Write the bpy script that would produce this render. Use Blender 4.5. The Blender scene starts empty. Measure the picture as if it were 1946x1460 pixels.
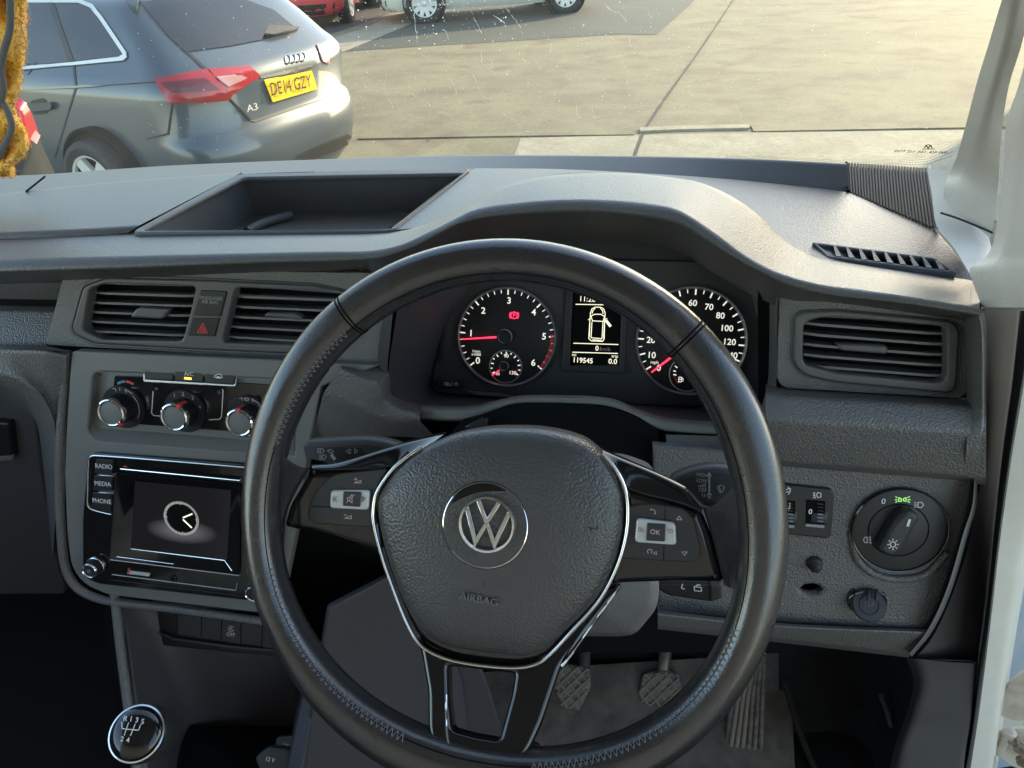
import bpy, bmesh, math, random
import numpy as np
from mathutils import Vector, Matrix
from mathutils.bvhtree import BVHTree
random.seed(7); R = math.radians
scene = bpy.context.scene
COL = scene.collection

# ---------------------------------------------------------------- camera
H, PITCH, YAW, F = 1.42, R(32.5), R(7.7), 1349.0      # F in pixels of the 1946 px wide photo
cd = bpy.data.cameras.new('camera'); cam = bpy.data.objects.new('camera', cd); COL.objects.link(cam)
cam.location = (0, 0, H); cam.rotation_euler = (math.pi/2 - PITCH, 0, YAW)
cd.sensor_width = 36; cd.lens = 36*F/1946; cd.clip_start = .02; cd.clip_end = 400
scene.camera = cam
# ---------------------------------------------------------------- world, sun, exposure
SUN_EL, SUN_AZ = R(25), R(38)                          # azimuth measured from forward (+Y) towards +X
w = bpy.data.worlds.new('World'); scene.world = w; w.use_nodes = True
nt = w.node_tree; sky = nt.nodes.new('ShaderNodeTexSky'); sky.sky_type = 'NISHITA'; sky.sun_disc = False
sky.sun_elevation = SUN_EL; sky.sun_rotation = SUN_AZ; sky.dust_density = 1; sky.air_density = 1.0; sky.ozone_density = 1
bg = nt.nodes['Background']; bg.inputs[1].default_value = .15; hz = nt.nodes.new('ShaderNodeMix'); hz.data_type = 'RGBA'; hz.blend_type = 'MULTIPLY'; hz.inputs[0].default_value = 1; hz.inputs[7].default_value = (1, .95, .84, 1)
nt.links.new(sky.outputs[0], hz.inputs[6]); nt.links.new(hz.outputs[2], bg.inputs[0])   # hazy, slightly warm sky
sl = bpy.data.lights.new('sun', 'SUN'); sun = bpy.data.objects.new('sun', sl); COL.objects.link(sun)
sl.energy = 2.0; sl.angle = R(.6); sl.color = (1, .86, .58)
sd = Vector((math.sin(SUN_AZ)*math.cos(SUN_EL), math.cos(SUN_AZ)*math.cos(SUN_EL), math.sin(SUN_EL)))
sun.rotation_euler = sd.to_track_quat('Z', 'Y').to_euler(); sun.location = (8, 6, 9)
scene.view_settings.view_transform = 'Standard'; scene.view_settings.look = 'None'
scene.view_settings.exposure = 2.28; scene.view_settings.gamma = 1

# ---------------------------------------------------------------- geometry helpers
C0 = np.array([0, 0, H])
_f = np.array([-math.sin(YAW)*math.cos(PITCH), math.cos(YAW)*math.cos(PITCH), -math.sin(PITCH)])
_r = np.array([math.cos(YAW), math.sin(YAW), 0]); _u = np.cross(_r, _f)
def ray(x, y): return (x-973)/F*_r + (730-y)/F*_u + _f
def onY(x, y, Y): d = ray(x, y); return C0 + d*(Y/d[1])
def onZ(x, y, z): d = ray(x, y); return C0 + d*((z-H)/d[2])
GA, GB = .04, .036
def ground_z(x, y): return -.28 + GA*(x+2.1) + GB*(y-4.8)
def onG(x, y, lift=0):
    d = ray(x, y); n = np.array([-GA, -GB, 1]); k = ground_z(0, 0)+lift
    t = (k - H)/(d @ n); return C0 + d*t
class Plane:
    """A real plane in the van: through the point seen at (x, y) at distance Y; el, yaw give the way it faces."""
    def __init__(s, x, y, Y, el=0, yaw=0, o=None):
        s.o = np.array(o if o is not None else onY(x, y, Y), float)
        e, w_ = R(el), R(yaw)
        s.n = np.array([math.sin(w_)*math.cos(e), -math.cos(w_)*math.cos(e), math.sin(e)])
        s.u = np.cross([0, 0, 1], s.n); s.u /= np.linalg.norm(s.u); s.v = np.cross(s.n, s.u)
    def hit(s, x, y, lift=0):
        d = ray(x, y); o = s.o + s.n*lift; return C0 + d*(((o-C0) @ s.n)/(d @ s.n))
    def uv(s, x, y, lift=0):
        p = s.hit(x, y, lift)-s.o; return np.array([p @ s.u, p @ s.v])
    def pt(s, u, v, n=0): return s.o + s.u*u + s.v*v + s.n*n
    def px(s, x, y): return np.linalg.norm(s.hit(x, y+.5)-s.hit(x, y-.5))     # metres per vertical pixel there
    def off(s, d): q = Plane.__new__(Plane); q.o = s.o+s.n*d; q.n, q.u, q.v = s.n, s.u, s.v; return q

ROOT = {}
def thing(name, label, cat, loc=(0, 0, 0), group=None, kind=None):
    o = bpy.data.objects.new(name, None); COL.objects.link(o); o.location = loc; o.empty_display_size = .05
    o['label'] = label; o['category'] = cat
    if group: o['group'] = group
    if kind: o['kind'] = kind
    ROOT[o.name] = np.array(loc, float); return o
def rootloc(o):
    while o is not None and o.parent is not None: o = o.parent
    return ROOT.get(o.name, np.zeros(3)) if o is not None else np.zeros(3)
def smooth_mesh(me, ang=35):
    me.polygons.foreach_set('use_smooth', [True]*len(me.polygons))
    me.set_sharp_from_angle(angle=R(ang))
def link(name, me, mat, parent=None, ang=35, label=None):
    if mat is not None and not me.materials: me.materials.append(mat)
    smooth_mesh(me, ang)
    o = bpy.data.objects.new(name, me); COL.objects.link(o)
    if parent is not None: o.parent = parent
    if label: o['label'] = label
    return o
def mk(name, V, Fc, mat, parent=None, ang=35, thick=0, label=None):
    """mesh from WORLD vertices, stored relative to the thing's base"""
    L = rootloc(parent); me = bpy.data.meshes.new(name)
    me.from_pydata([tuple(np.asarray(v, float)-L) for v in V], [], [tuple(f) for f in Fc]); me.validate()
    if thick:
        bm = bmesh.new(); bm.from_mesh(me); bmesh.ops.recalc_face_normals(bm, faces=bm.faces)
        bmesh.ops.solidify(bm, geom=bm.faces[:], thickness=thick); bm.to_mesh(me); bm.free()
    return link(name, me, mat, parent, ang, label)
def tag(o, label, cat, group=None, kind=None):
    o['label'] = label; o['category'] = cat
    if group: o['group'] = group
    if kind: o['kind'] = kind
    return o
def structure(o): o['kind'] = 'structure'; return o

def rnd(P, r, seg=5):
    """round the corners of a polygon (uv points); r a number or one per corner"""
    P = [np.array(p, float) for p in P]; n = len(P); out = []
    rr = r if isinstance(r, (list, tuple)) else [r]*n
    for i in range(n):
        a, b, c = P[i-1], P[i], P[(i+1) % n]
        la, lc = np.linalg.norm(a-b), np.linalg.norm(c-b); t = min(rr[i], la*.48, lc*.48)
        if t <= 1e-6: out.append(b); continue
        p, q = b+(a-b)/la*t, b+(c-b)/lc*t
        for k in range(seg+1):
            s = k/seg; out.append((1-s)**2*p + 2*s*(1-s)*b + s*s*q)
    return out
def curve_mesh(loops, depth, bevel, seg=2):
    cu = bpy.data.curves.new('c', 'CURVE'); cu.dimensions = '2D'; cu.fill_mode = 'BOTH'
    cu.extrude = max(depth/2-bevel, 0); cu.bevel_depth = bevel; cu.bevel_resolution = seg; cu.offset = -bevel
    for L in loops:
        sp = cu.splines.new('POLY'); sp.points.add(len(L)-1); sp.use_cyclic_u = True
        for p, q in zip(sp.points, L): p.co = (q[0], q[1], 0, 1)
    ob = bpy.data.objects.new('c', cu); me = bpy.data.meshes.new_from_object(ob)
    bpy.data.objects.remove(ob); bpy.data.curves.remove(cu); return me
def place_local(me, pl, lift, parent):
    L = rootloc(parent); n = len(me.vertices); co = np.zeros(n*3); me.vertices.foreach_get('co', co); co = co.reshape(-1, 3)
    Wd = pl.o + co[:, :1]*pl.u + co[:, 1:2]*pl.v + (co[:, 2:]+lift)*pl.n - L
    me.vertices.foreach_set('co', Wd.ravel()); me.update()
def prism(name, pl, loops, depth, mat, parent=None, lift=0, bevel=.0008, r=0, label=None, px=True, ang=35):
    """solid plate whose front face lies on pl lifted by lift; loops of photo pixels (or uv) - first outline, then holes"""
    if not isinstance(loops[0], list): loops = [list(loops)]
    Ls = []
    for i, L in enumerate(loops):
        q = [pl.uv(x, y, lift) for x, y in L] if px else L
        rr = r[i] if isinstance(r, list) else r
        Ls.append(rnd(q, rr) if rr else q)
    me = curve_mesh(Ls, depth, bevel); me.name = name
    place_local(me, pl, lift-depth/2, parent); return link(name, me, mat, parent, ang, label)
def circ(c, r, n=48, sy=1, a0=0, a1=360):
    e = (a1-a0) < 360
    return [np.array([c[0]+r*math.cos(R(a0+(a1-a0)*k/(n-1 if e else n))), c[1]+sy*r*math.sin(R(a0+(a1-a0)*k/(n-1 if e else n)))]) for k in range(n)]
def lathe(name, o, n, prof, mat, parent=None, seg=48, ang=35, u=None, label=None):
    """profile of (radius, height along n) turned about the axis through o"""
    n = np.array(n, float); n /= np.linalg.norm(n); prof = list(prof)
    if prof[-1][0] < 1e-6 and len(prof) > 2 and abs(prof[-1][1]-prof[-2][1]) < 1e-6: prof = prof[:-1]
    if prof[0][0] < 1e-6 and abs(prof[0][1]-prof[1][1]) < 1e-6: prof = prof[1:]
    if u is None: u = np.cross([0, 0, 1], n) if abs(n[2]) < .95 else np.array([1., 0, 0])
    u = u/np.linalg.norm(u); v = np.cross(n, u); V = []; Fc = []; m = len(prof)
    for k in range(seg):
        a = 2*math.pi*k/seg; d = math.cos(a)*u+math.sin(a)*v
        for r, h in prof: V.append(o+d*r+n*h)
    for k in range(seg):
        for j in range(m-1):
            a, b = k*m+j, ((k+1) % seg)*m+j
            Fc.append((a, b, b+1, a+1))
    cap = not (name.endswith('ring') or name in ('rim', 'groove', 'emblem', 'wheel'))
    if cap and prof[-1][0] > 1e-5: Fc.append([k*m+m-1 for k in range(seg)])
    if cap and prof[0][0] > 1e-5: Fc.append([k*m for k in range(seg)][::-1])
    return mk(name, V, Fc, mat, parent, ang, label=label)
def disc(name, pl, x, y, rad, h, mat, parent=None, lift=0, bev=.001, hole=0, label=None):
    """turned ring or disc standing h proud of the plane, centred at pixel (x, y)"""
    o = pl.hit(x, y, lift)
    prof = [(rad, -h), (rad, -bev), (rad-bev*.3, -bev*.3), (rad-bev, 0)]
    if hole: prof += [(hole+bev*.5, 0), (hole, -bev*.5), (hole, -h)]
    else: prof += [(0, 0)]
    return lathe(name, o, pl.n, prof, mat, parent, label=label)
def text(name, pl, s, x, y, hpx, mat, parent=None, lift=.0004, sx=1, rot=0, align='CENTER', flat=None, thick=.00012):
    cu = bpy.data.curves.new('t', 'FONT'); cu.body = s; cu.align_x = align; cu.align_y = 'CENTER'; cu.extrude = thick
    cu.resolution_u = 3
    if flat: cu.offset = flat
    ob = bpy.data.objects.new('t', cu); me = bpy.data.meshes.new_from_object(ob)
    bpy.data.objects.remove(ob); bpy.data.curves.remove(cu)
    k = hpx*pl.px(x, y)/.70; c = pl.uv(x, y, lift); n = len(me.vertices)
    co = np.zeros(n*3); me.vertices.foreach_get('co', co); co = co.reshape(-1, 3).copy()
    ca, sa = math.cos(R(rot)), math.sin(R(rot)); X, Y = co[:, 0]*k*sx, co[:, 1]*k
    co[:, 0], co[:, 1] = X*ca-Y*sa+c[0], X*sa+Y*ca+c[1]
    me.vertices.foreach_set('co', co.ravel()); me.name = name
    place_local(me, pl, lift, parent); return link(name, me, mat, parent)
def strokes(name, pl, lines, wpx, mat, parent=None, lift=.0004, px=True, th=.00015):
    """flat printed line work on a plane"""
    V = []; Fc = []
    for L in lines:
        q = [pl.uv(x, y, lift) for x, y in L] if px else [np.array(p, float) for p in L]
        w_ = (wpx*pl.px(*L[0]) if px else wpx)/2
        for a, b in zip(q[:-1], q[1:]):
            d = b-a; l = np.linalg.norm(d)
            if l < 1e-7: continue
            d /= l; m = np.array([-d[1], d[0]])*w_; a2, b2 = a-d*w_*.4, b+d*w_*.4; i = len(V)
            for h in (lift, lift-th): V += [pl.pt(*(p), h) for p in (a2+m, b2+m, b2-m, a2-m)]
            Fc += [(i+3, i+2, i+1, i), (i, i+1, i+5, i+4), (i+1, i+2, i+6, i+5), (i+2, i+3, i+7, i+6), (i+3, i, i+4, i+7)]
    return mk(name, V, Fc, mat, parent)
def join(objs):
    """merge the meshes of several objects (same thing) into the first"""
    objs = [o for o in objs if o]; a = objs[0]; bm = bmesh.new()
    mats = []
    for o in objs:
        off = len(bm.faces); bm.from_mesh(o.data); bm.faces.ensure_lookup_table()
        m = o.data.materials[0]
        if m not in mats: mats.append(m)
        for f in bm.faces[off:]: f.material_index = mats.index(m)
    bm.to_mesh(a.data); bm.free(); a.data.materials.clear()
    for m in mats: a.data.materials.append(m)
    for o in objs[1:]:
        me = o.data; bpy.data.objects.remove(o); bpy.data.meshes.remove(me)
    return a
def crom(P, per=8, closed=False):
    P = [np.array(p, float) for p in P]; n = len(P); out = []
    for i in range(n if closed else n-1):
        p1, p2 = P[i], P[(i+1) % n]
        p0 = P[i-1] if (closed or i) else p1; p3 = P[(i+2) % n] if (closed or i+2 < n) else p2
        # centripetal-like: limit overshoot by scaling tangents to the segment
        l = np.linalg.norm(p2-p1); m1 = (p2-p0); m2 = (p3-p1)
        l01 = np.linalg.norm(p1-p0) or l; l23 = np.linalg.norm(p3-p2) or l
        m1 = m1*l/(l+l01) if np.linalg.norm(p1-p0) > 1e-9 else p2-p1
        m2 = m2*l/(l+l23) if np.linalg.norm(p3-p2) > 1e-9 else p2-p1
        for k in range(per):
            t = k/per
            out.append((2*t**3-3*t**2+1)*p1+(t**3-2*t**2+t)*m1+(-2*t**3+3*t**2)*p2+(t**3-t**2)*m2)
    if not closed: out.append(P[-1])
    return np.array(out)
def resample(P, N):
    d = np.r_[0, np.cumsum(np.linalg.norm(np.diff(P, axis=0), axis=1))]; t = np.linspace(0, d[-1], N)
    return np.stack([np.interp(t, d, P[:, k]) for k in range(P.shape[1])], 1)
def row3(row, N, xs=None, sm=True):
    """row of (px, py, Y) or (px, py, None, z) -> N world points"""
    W3 = np.array([onY(*q[:3]) if len(q) == 3 else onZ(q[0], q[1], q[3]) for q in row])
    pxy = np.array([q[:2] for q in row], float); A = np.hstack([pxy, W3])
    A = crom(A) if sm and len(A) > 2 else A
    if xs is not None: return np.stack([np.interp(xs, A[:, 0], A[:, k]) for k in (2, 3, 4)], 1)
    d = np.r_[0, np.cumsum(np.linalg.norm(np.diff(A[:, :2], axis=0), axis=1))]; t = np.linspace(0, d[-1], N)
    return np.stack([np.interp(t, d, A[:, k]) for k in (2, 3, 4)], 1)
def fillet_cols(cols, rad, seg=5):
    """cols: K arrays of N points; round the K-polyline of every column by rad[k] at its inner knots"""
    K = len(cols); out = [cols[0]]
    for k in range(1, K-1):
        a, b, c = cols[k-1], cols[k], cols[k+1]; r = rad[k-1]
        if not r: out.append(b); continue
        la = np.linalg.norm(a-b, axis=1, keepdims=True); lc = np.linalg.norm(c-b, axis=1, keepdims=True)
        t = np.minimum(np.minimum(r, la*.47), lc*.47)
        p, q = b+(a-b)/(la+1e-9)*t, b+(c-b)/(lc+1e-9)*t
        for j in range(seg+1):
            s = j/seg; out.append((1-s)**2*p+2*s*(1-s)*b+s*s*q)
    out.append(cols[-1]); return out
def grid(name, cols, mat, parent=None, ang=40, thick=0, label=None, closed=False):
    N = len(cols[0]); V = [p for c in cols for p in c]; Fc = []
    for k in range(len(cols)-1):
        for i in range(N if closed else N-1):
            j = (i+1) % N; Fc.append((k*N+i, (k+1)*N+i, (k+1)*N+j, k*N+j))
    return mk(name, V, Fc, mat, parent, ang, thick, label)
def loft(name, rows, mat, parent=None, N=60, xs=None, rad=None, ang=40, thick=0, sm=True, label=None, mid=0):
    cols = [row3(r, N, xs, sm) for r in rows]
    if rad: cols = fillet_cols(cols, rad)
    if mid:
        o = []
        for a, b in zip(cols[:-1], cols[1:]): o += [a+(b-a)*k/mid for k in range(mid)]
        cols = o+[cols[-1]]
    return grid(name, cols, mat, parent, ang, thick, label)
def tube(name, P, rad, mat, parent=None, seg=8, closed=False, label=None, flat=1):
    P = np.array(P, float); n = len(P); V = []; Fc = []
    T = np.gradient(P, axis=0) if not closed else np.roll(P, -1, 0)-np.roll(P, 1, 0)
    T /= np.linalg.norm(T, axis=1, keepdims=True)+1e-12
    nr = np.cross(T[0], [0, 0, 1.]); nr = nr if np.linalg.norm(nr) > 1e-3 else np.array([1., 0, 0]); nr /= np.linalg.norm(nr)
    for i in range(n):
        nr = nr-T[i]*(nr @ T[i]); nr /= np.linalg.norm(nr); b = np.cross(T[i], nr)
        rr = rad[i] if hasattr(rad, '__len__') else rad
        for k in range(seg):
            a = 2*math.pi*k/seg; V.append(P[i]+nr*math.cos(a)*rr+b*math.sin(a)*rr*flat)
    for i in range(n if closed else n-1):
        for k in range(seg):
            a, b2 = i*seg, ((i+1) % n)*seg; Fc.append((a+k, a+(k+1) % seg, b2+(k+1) % seg, b2+k))
    if not closed: Fc += [list(range(seg))[::-1], [(n-1)*seg+k for k in range(seg)]]
    return mk(name, V, Fc, mat, parent, 60, label=label)
def box(name, c, s, mat, parent=None, bev=.002, rot=None, label=None):
    bm = bmesh.new(); bmesh.ops.create_cube(bm, size=1); bmesh.ops.scale(bm, vec=s, verts=bm.verts)
    if bev: bmesh.ops.bevel(bm, geom=bm.edges[:], offset=bev, segments=2, affect='EDGES', profile=.6)
    if rot is not None: bmesh.ops.rotate(bm, cent=(0, 0, 0), matrix=rot, verts=bm.verts)
    bmesh.ops.translate(bm, vec=Vector(np.asarray(c, float)-rootloc(parent)), verts=bm.verts)
    me = bpy.data.meshes.new(name); bm.to_mesh(me); bm.free(); return link(name, me, mat, parent, label=label)

# ---------------------------------------------------------------- materials
def material(name, col, rough=.5, metal=0, spec=.5, coat=0, emit=None, estr=1, grain=None, noise=None, wear=None, fine=None, alpha=None, sheen=0):
    """grain=(cell size m, strength): moulded leather grain; fine=(scale, strength): small bump; noise=(scale, second colour, amount): colour variation"""
    m = bpy.data.materials.new(name); m.use_nodes = True; t = m.node_tree; b = t.nodes['Principled BSDF']; N = t.nodes.new; Lk = t.links.new
    b.inputs['Base Color'].default_value = (*col, 1); b.inputs['Roughness'].default_value = rough; b.inputs['Metallic'].default_value = metal
    b.inputs['Specular IOR Level'].default_value = spec; b.inputs['Coat Weight'].default_value = coat; b.inputs['Coat Roughness'].default_value = .05
    if sheen: b.inputs['Sheen Weight'].default_value = sheen
    if emit: b.inputs['Emission Color'].default_value = (*emit, 1); b.inputs['Emission Strength'].default_value = estr
    tc = N('ShaderNodeTexCoord'); last = None
    def bump(hsock, strength, dist):
        nonlocal last
        bp = N('ShaderNodeBump'); bp.inputs['Strength'].default_value = strength; bp.inputs['Distance'].default_value = dist
        Lk(hsock, bp.inputs['Height'])
        if last: Lk(last, bp.inputs['Normal'])
        last = bp.outputs[0]; Lk(last, b.inputs['Normal'])
    if grain:
        nz = N('ShaderNodeTexNoise'); nz.inputs['Scale'].default_value = .8/grain[0]; Lk(tc.outputs['Object'], nz.inputs['Vector'])
        ad = N('ShaderNodeMix'); ad.data_type = 'RGBA'; ad.blend_type = 'LINEAR_LIGHT'; ad.inputs[0].default_value = grain[0]*.16
        Lk(tc.outputs['Object'], ad.inputs[6]); Lk(nz.outputs['Color'], ad.inputs[7])
        vo = N('ShaderNodeTexVoronoi'); vo.feature = 'F1'; vo.inputs['Scale'].default_value = 1/grain[0]
        Lk(tc.outputs['Object'], vo.inputs['Vector']); iv = N('ShaderNodeMath'); iv.operation = 'SUBTRACT'; iv.inputs[0].default_value = 1
        Lk(vo.outputs['Distance'], iv.inputs[1]); bump(iv.outputs[0], grain[1], grain[0]*.5)
    if fine:
        nz = N('ShaderNodeTexNoise'); nz.inputs['Scale'].default_value = fine[0]; nz.inputs['Detail'].default_value = 3; Lk(tc.outputs['Object'], nz.inputs['Vector'])
        bump(nz.outputs['Fac'], fine[1], .5/fine[0])
    if noise:
        nz = N('ShaderNodeTexNoise'); nz.inputs['Scale'].default_value = noise[0]; nz.inputs['Detail'].default_value = 6; nz.inputs['Roughness'].default_value = .65
        Lk(tc.outputs['Object'], nz.inputs['Vector']); cr = N('ShaderNodeValToRGB'); cr.color_ramp.elements[0].position = .38; cr.color_ramp.elements[1].position = .68
        Lk(nz.outputs['Fac'], cr.inputs[0]); mx = N('ShaderNodeMix'); mx.data_type = 'RGBA'
        mu = N('ShaderNodeMath'); mu.operation = 'MULTIPLY'; mu.inputs[1].default_value = noise[2]; Lk(cr.outputs[0], mu.inputs[0]); Lk(mu.outputs[0], mx.inputs[0])
        mx.inputs[6].default_value = (*col, 1); mx.inputs[7].default_value = (*noise[1], 1); Lk(mx.outputs[2], b.inputs['Base Color'])
    if wear:   # (scale, rough lo, rough hi): uneven gloss
        nz = N('ShaderNodeTexNoise'); nz.inputs['Scale'].default_value = wear[0]; nz.inputs['Detail'].default_value = 5; Lk(tc.outputs['Object'], nz.inputs['Vector'])
        mr = N('ShaderNodeMapRange'); mr.inputs[1].default_value = .3; mr.inputs[2].default_value = .7; mr.inputs[3].default_value = wear[1]; mr.inputs[4].default_value = wear[2]
        Lk(nz.outputs['Fac'], mr.inputs[0]); Lk(mr.outputs[0], b.inputs['Roughness'])
    return m
def weave(name, col, su, sv, strength, rough=.5):
    """fine ridged knurl in object space (two crossed waves)"""
    m = material(name, col, rough); t = m.node_tree; N = t.nodes.new; Lk = t.links.new; b = t.nodes['Principled BSDF']; tc = N('ShaderNodeTexCoord'); hs = []
    for d, s in (('X', su), ('Z', sv)):
        wv = N('ShaderNodeTexWave'); wv.bands_direction = d; wv.inputs['Scale'].default_value = s; Lk(tc.outputs['Object'], wv.inputs['Vector']); hs.append(wv.outputs['Fac'])
    ml = N('ShaderNodeMath'); ml.operation = 'MULTIPLY'; Lk(hs[0], ml.inputs[0]); Lk(hs[1], ml.inputs[1])
    bp = N('ShaderNodeBump'); bp.inputs['Strength'].default_value = strength; bp.inputs['Distance'].default_value = .001; Lk(ml.outputs[0], bp.inputs['Height']); Lk(bp.outputs[0], b.inputs['Normal'])
    return m
M = {}
M['pad'] = material('pad plastic', (.070, .071, .072), .43, spec=.85, grain=(.0018, .4), noise=(6, (.082, .081, .079), .5))
M['lower'] = material('grained plastic', (.115, .110, .105), .44, spec=.7, grain=(.0020, .8))
M['cowl'] = material('smooth cowl plastic', (.085, .092, .105), .5, fine=(900, .1))
M['stack'] = material('satin grey plastic', (.15, .15, .142), .48, fine=(2500, .12))
M['dark'] = material('dark plastic', (.028, .027, .027), .5, fine=(1500, .1))
M['black'] = material('black plastic', (.010, .010, .011), .42)
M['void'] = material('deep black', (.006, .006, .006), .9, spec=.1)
M['gloss'] = material('piano black', (.006, .006, .007), .08, coat=.5, wear=(60, .05, .16))
M['chrome'] = material('satin chrome', (.72, .74, .75), .22, 1)
M['mirror'] = material('bright chrome', (.8, .8, .8), .08, 1)
M['silver'] = material('silver paint', (.55, .56, .54), .4, .25)
M['knurl'] = weave('knurled vent trim', (.19, .187, .176), 170, 170, .9, .45)
M['ribs'] = weave('ribbed tray mat', (.13, .13, .13), 130, 0.01, .8, .5)
M['leather'] = material('worn leather', (.020, .020, .023), .28, spec=1, grain=(.0012, .14), wear=(22, .13, .34), noise=(28, (.034, .028, .023), .7))
M['airbag'] = material('airbag leather grain', (.052, .051, .051), .36, spec=.8, grain=(.0018, .42))
M['thread'] = material('grey thread', (.15, .15, .16), .6)
M['white'] = material('white print', (.75, .75, .73), .6)
M['dimprint'] = material('grey print', (.32, .32, .33), .6)
M['pink'] = material('pale pink print', (.62, .45, .44), .6)
M['red'] = material('red print', (.65, .05, .05), .5)
M['needle'] = material('red needle', (.8, .03, .05), .4, emit=(1, .03, .08), estr=.55)
M['lamp_red'] = material('lit red symbol', (.6, .02, .05), .5, emit=(1, .02, .08), estr=1.0)
M['lit'] = material('lit dial print', (.7, .68, .6), .6, emit=(1, .97, .85), estr=.17)
M['lcd'] = material('lit display print', (.7, .68, .5), .6, emit=(1, .95, .68), estr=.22)
M['amber'] = material('amber lamp', (.8, .35, .02), .5, emit=(1, .5, .05), estr=.7)
M['green'] = material('lit green symbol', (.3, .7, .2), .5, emit=(.45, 1, .2), estr=.16)
M['blue'] = material('blue print', (.08, .22, .4), .5)
M['pillar'] = material('pale grey pillar trim', (.60, .565, .50), .55, grain=(.0014, .25))
M['pillar2'] = material('warm pale molding', (.62, .565, .50), .55, grain=(.0014, .3))
M['paint'] = material('white van paint', (.74, .70, .60), .3, coat=.3, noise=(20, (.6, .55, .45), .35))
M['seal'] = material('rubber seal', (.015, .015, .016), .6)
M['post'] = material('charcoal post trim', (.065, .06, .06), .5, fine=(1800, .25))
M['carpet'] = material('dark carpet', (.018, .017, .017), 1, spec=.1, fine=(700, .8))
M['mat'] = material('muddy rubber mat', (.05, .040, .033), .75, fine=(300, .5), noise=(25, (.13, .10, .078), .8))
M['rubber'] = material('worn pedal rubber', (.06, .055, .05), .65, fine=(400, .4), noise=(90, (.24, .19, .14), .7))
M['console'] = material('console plastic', (.050, .047, .052), .55, grain=(.0016, .35))
M['steel'] = material('steel', (.45, .44, .42), .3, 1)
# ================================================================ DASHBOARD
ZT = 1.157
dash = thing('dashboard', 'charcoal grained plastic dashboard with raised hood over the dials', 'dashboard', tuple(onY(900, 560, .7)))
# --- cowl strip along the glass
A0 = [(-90, 339, .84), (0, 335, .86), (79, 332, .88), (230, 321, .93), (360, 313, .96), (700, 300, 1.0), (925, 295, 1.0), (1246, 297, .985), (1462, 303, .95), (1609, 311, .92)]
A1c = [(-90, 378, None, ZT), (0, 369, None, ZT), (58, 362, None, ZT), (230, 345, None, ZT), (459, 328, None, ZT), (700, 321, None, ZT), (906, 318, None, ZT), (1068, 320, None, ZT), (1246, 330, None, ZT), (1426, 343, None, ZT), (1613, 363, None, ZT)]
loft('cowl_strip', [[(x, y, Y+.012) for x, y, Y in A0], A0, [(q[0], q[1]+3, None, ZT-.004) for q in A1c]], M['cowl'], dash, N=70, rad=[.006])
tube('seam', row3([(50, 364, None, ZT+.0012), (85, 336, None, ZT+.0012)], 8), .0012, M['void'], dash)
# --- flat pad, passenger side
pl_top = [(-90, 380, None, ZT), (58, 362, None, ZT), (230, 345, None, ZT), (459, 328, None, ZT)]
pl_mid = [(-90, 446, None, ZT+.002), (60, 441, None, ZT+.002), (200, 434, None, ZT+.002), (262, 430, None, ZT+.002)]
pl_bot = [(-90, 458, None, ZT-.004), (60, 453, None, ZT-.004), (180, 447, None, ZT-.004), (242, 443, None, ZT-.004)]
grid('top_pad', fillet_cols([row3([(q[0], q[1]+5, None, ZT-.03) for q in pl_top], 50), row3(pl_top, 50), row3(pl_mid, 50), row3(pl_bot, 50)], [.006, .01]), M['pad'], dash)
# --- hood and front lip in one sweep
xs = np.r_[np.linspace(-90, 700, 60), np.linspace(706, 1640, 150), np.linspace(1650, 1862, 40)]
H0 = [(-90, 459, None, ZT-.003), (0, 455, None, ZT-.003), (230, 446, None, ZT-.003), (500, 441, None, ZT-.003), (700, 439, None, ZT-.003), (765, 437, None, ZT-.001), (816, 424, None, ZT+.008), (888, 388, None, ZT+.030), (942, 361, None, ZT+.044), (1014, 340, None, ZT+.049), (1103, 331, None, ZT+.050), (1200, 331, None, ZT+.050), (1300, 342, None, ZT+.047), (1336, 350, None, ZT+.045), (1390, 374, None, ZT+.038), (1437, 406, None, ZT+.025), (1480, 446, None, ZT+.010), (1512, 471, None, ZT+.003), (1552, 487, None, ZT-.002), (1642, 503, None, ZT-.006), (1750, 519, None, ZT-.010), (1830, 530, None, ZT-.014), (1862, 536, None, ZT-.02)]
H1 = [(-90, 500, .562), (0, 496, .565), (230, 489, .58), (500, 482, .598), (640, 479, .605), (700, 478, .608), (760, 466, .612), (816, 440, .622), (866, 415, .632), (899, 400, .637), (960, 390, .64), (1068, 381, .64), (1175, 383, .638), (1265, 394, .632), (1300, 406, .628), (1354, 442, .618), (1419, 489, .604), (1476, 518, .594), (1552, 540, .582), (1642, 552, .572), (1714, 562, .562), (1829, 580, .552), (1862, 587, .548)]
H2 = [(-90, 520, .555), (0, 518, .558), (230, 511, .573), (500, 500, .592), (640, 497, .60), (700, 493, .603), (722, 490, .604), (780, 472, .61), (834, 444, .618), (873, 425, .626), (924, 413, .632), (1032, 404, .635), (1140, 403, .633), (1230, 413, .628), (1293, 428, .624), (1354, 466, .613), (1419, 504, .60), (1462, 524, .592), (1498, 541, .586), (1570, 560, .575), (1714, 577, .558), (1804, 590, .55), (1862, 600, .545)]
H3 = [(x, y+(52 if 700 < x < 1500 else 22), .745 if 760 < x < 1440 else .66 if x < 1000 else .63) for x, y, Y in H2]
cols = [row3([(q[0], q[1]-1, None, q[3]-.02) for q in H0], 0, xs), row3(H0, 0, xs), row3(H1, 0, xs), row3(H2, 0, xs), row3(H3, 0, xs)]
grid('dial_hood', fillet_cols(cols, [.012, .016, .006], 6), M['pad'], dash, ang=60)
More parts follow.
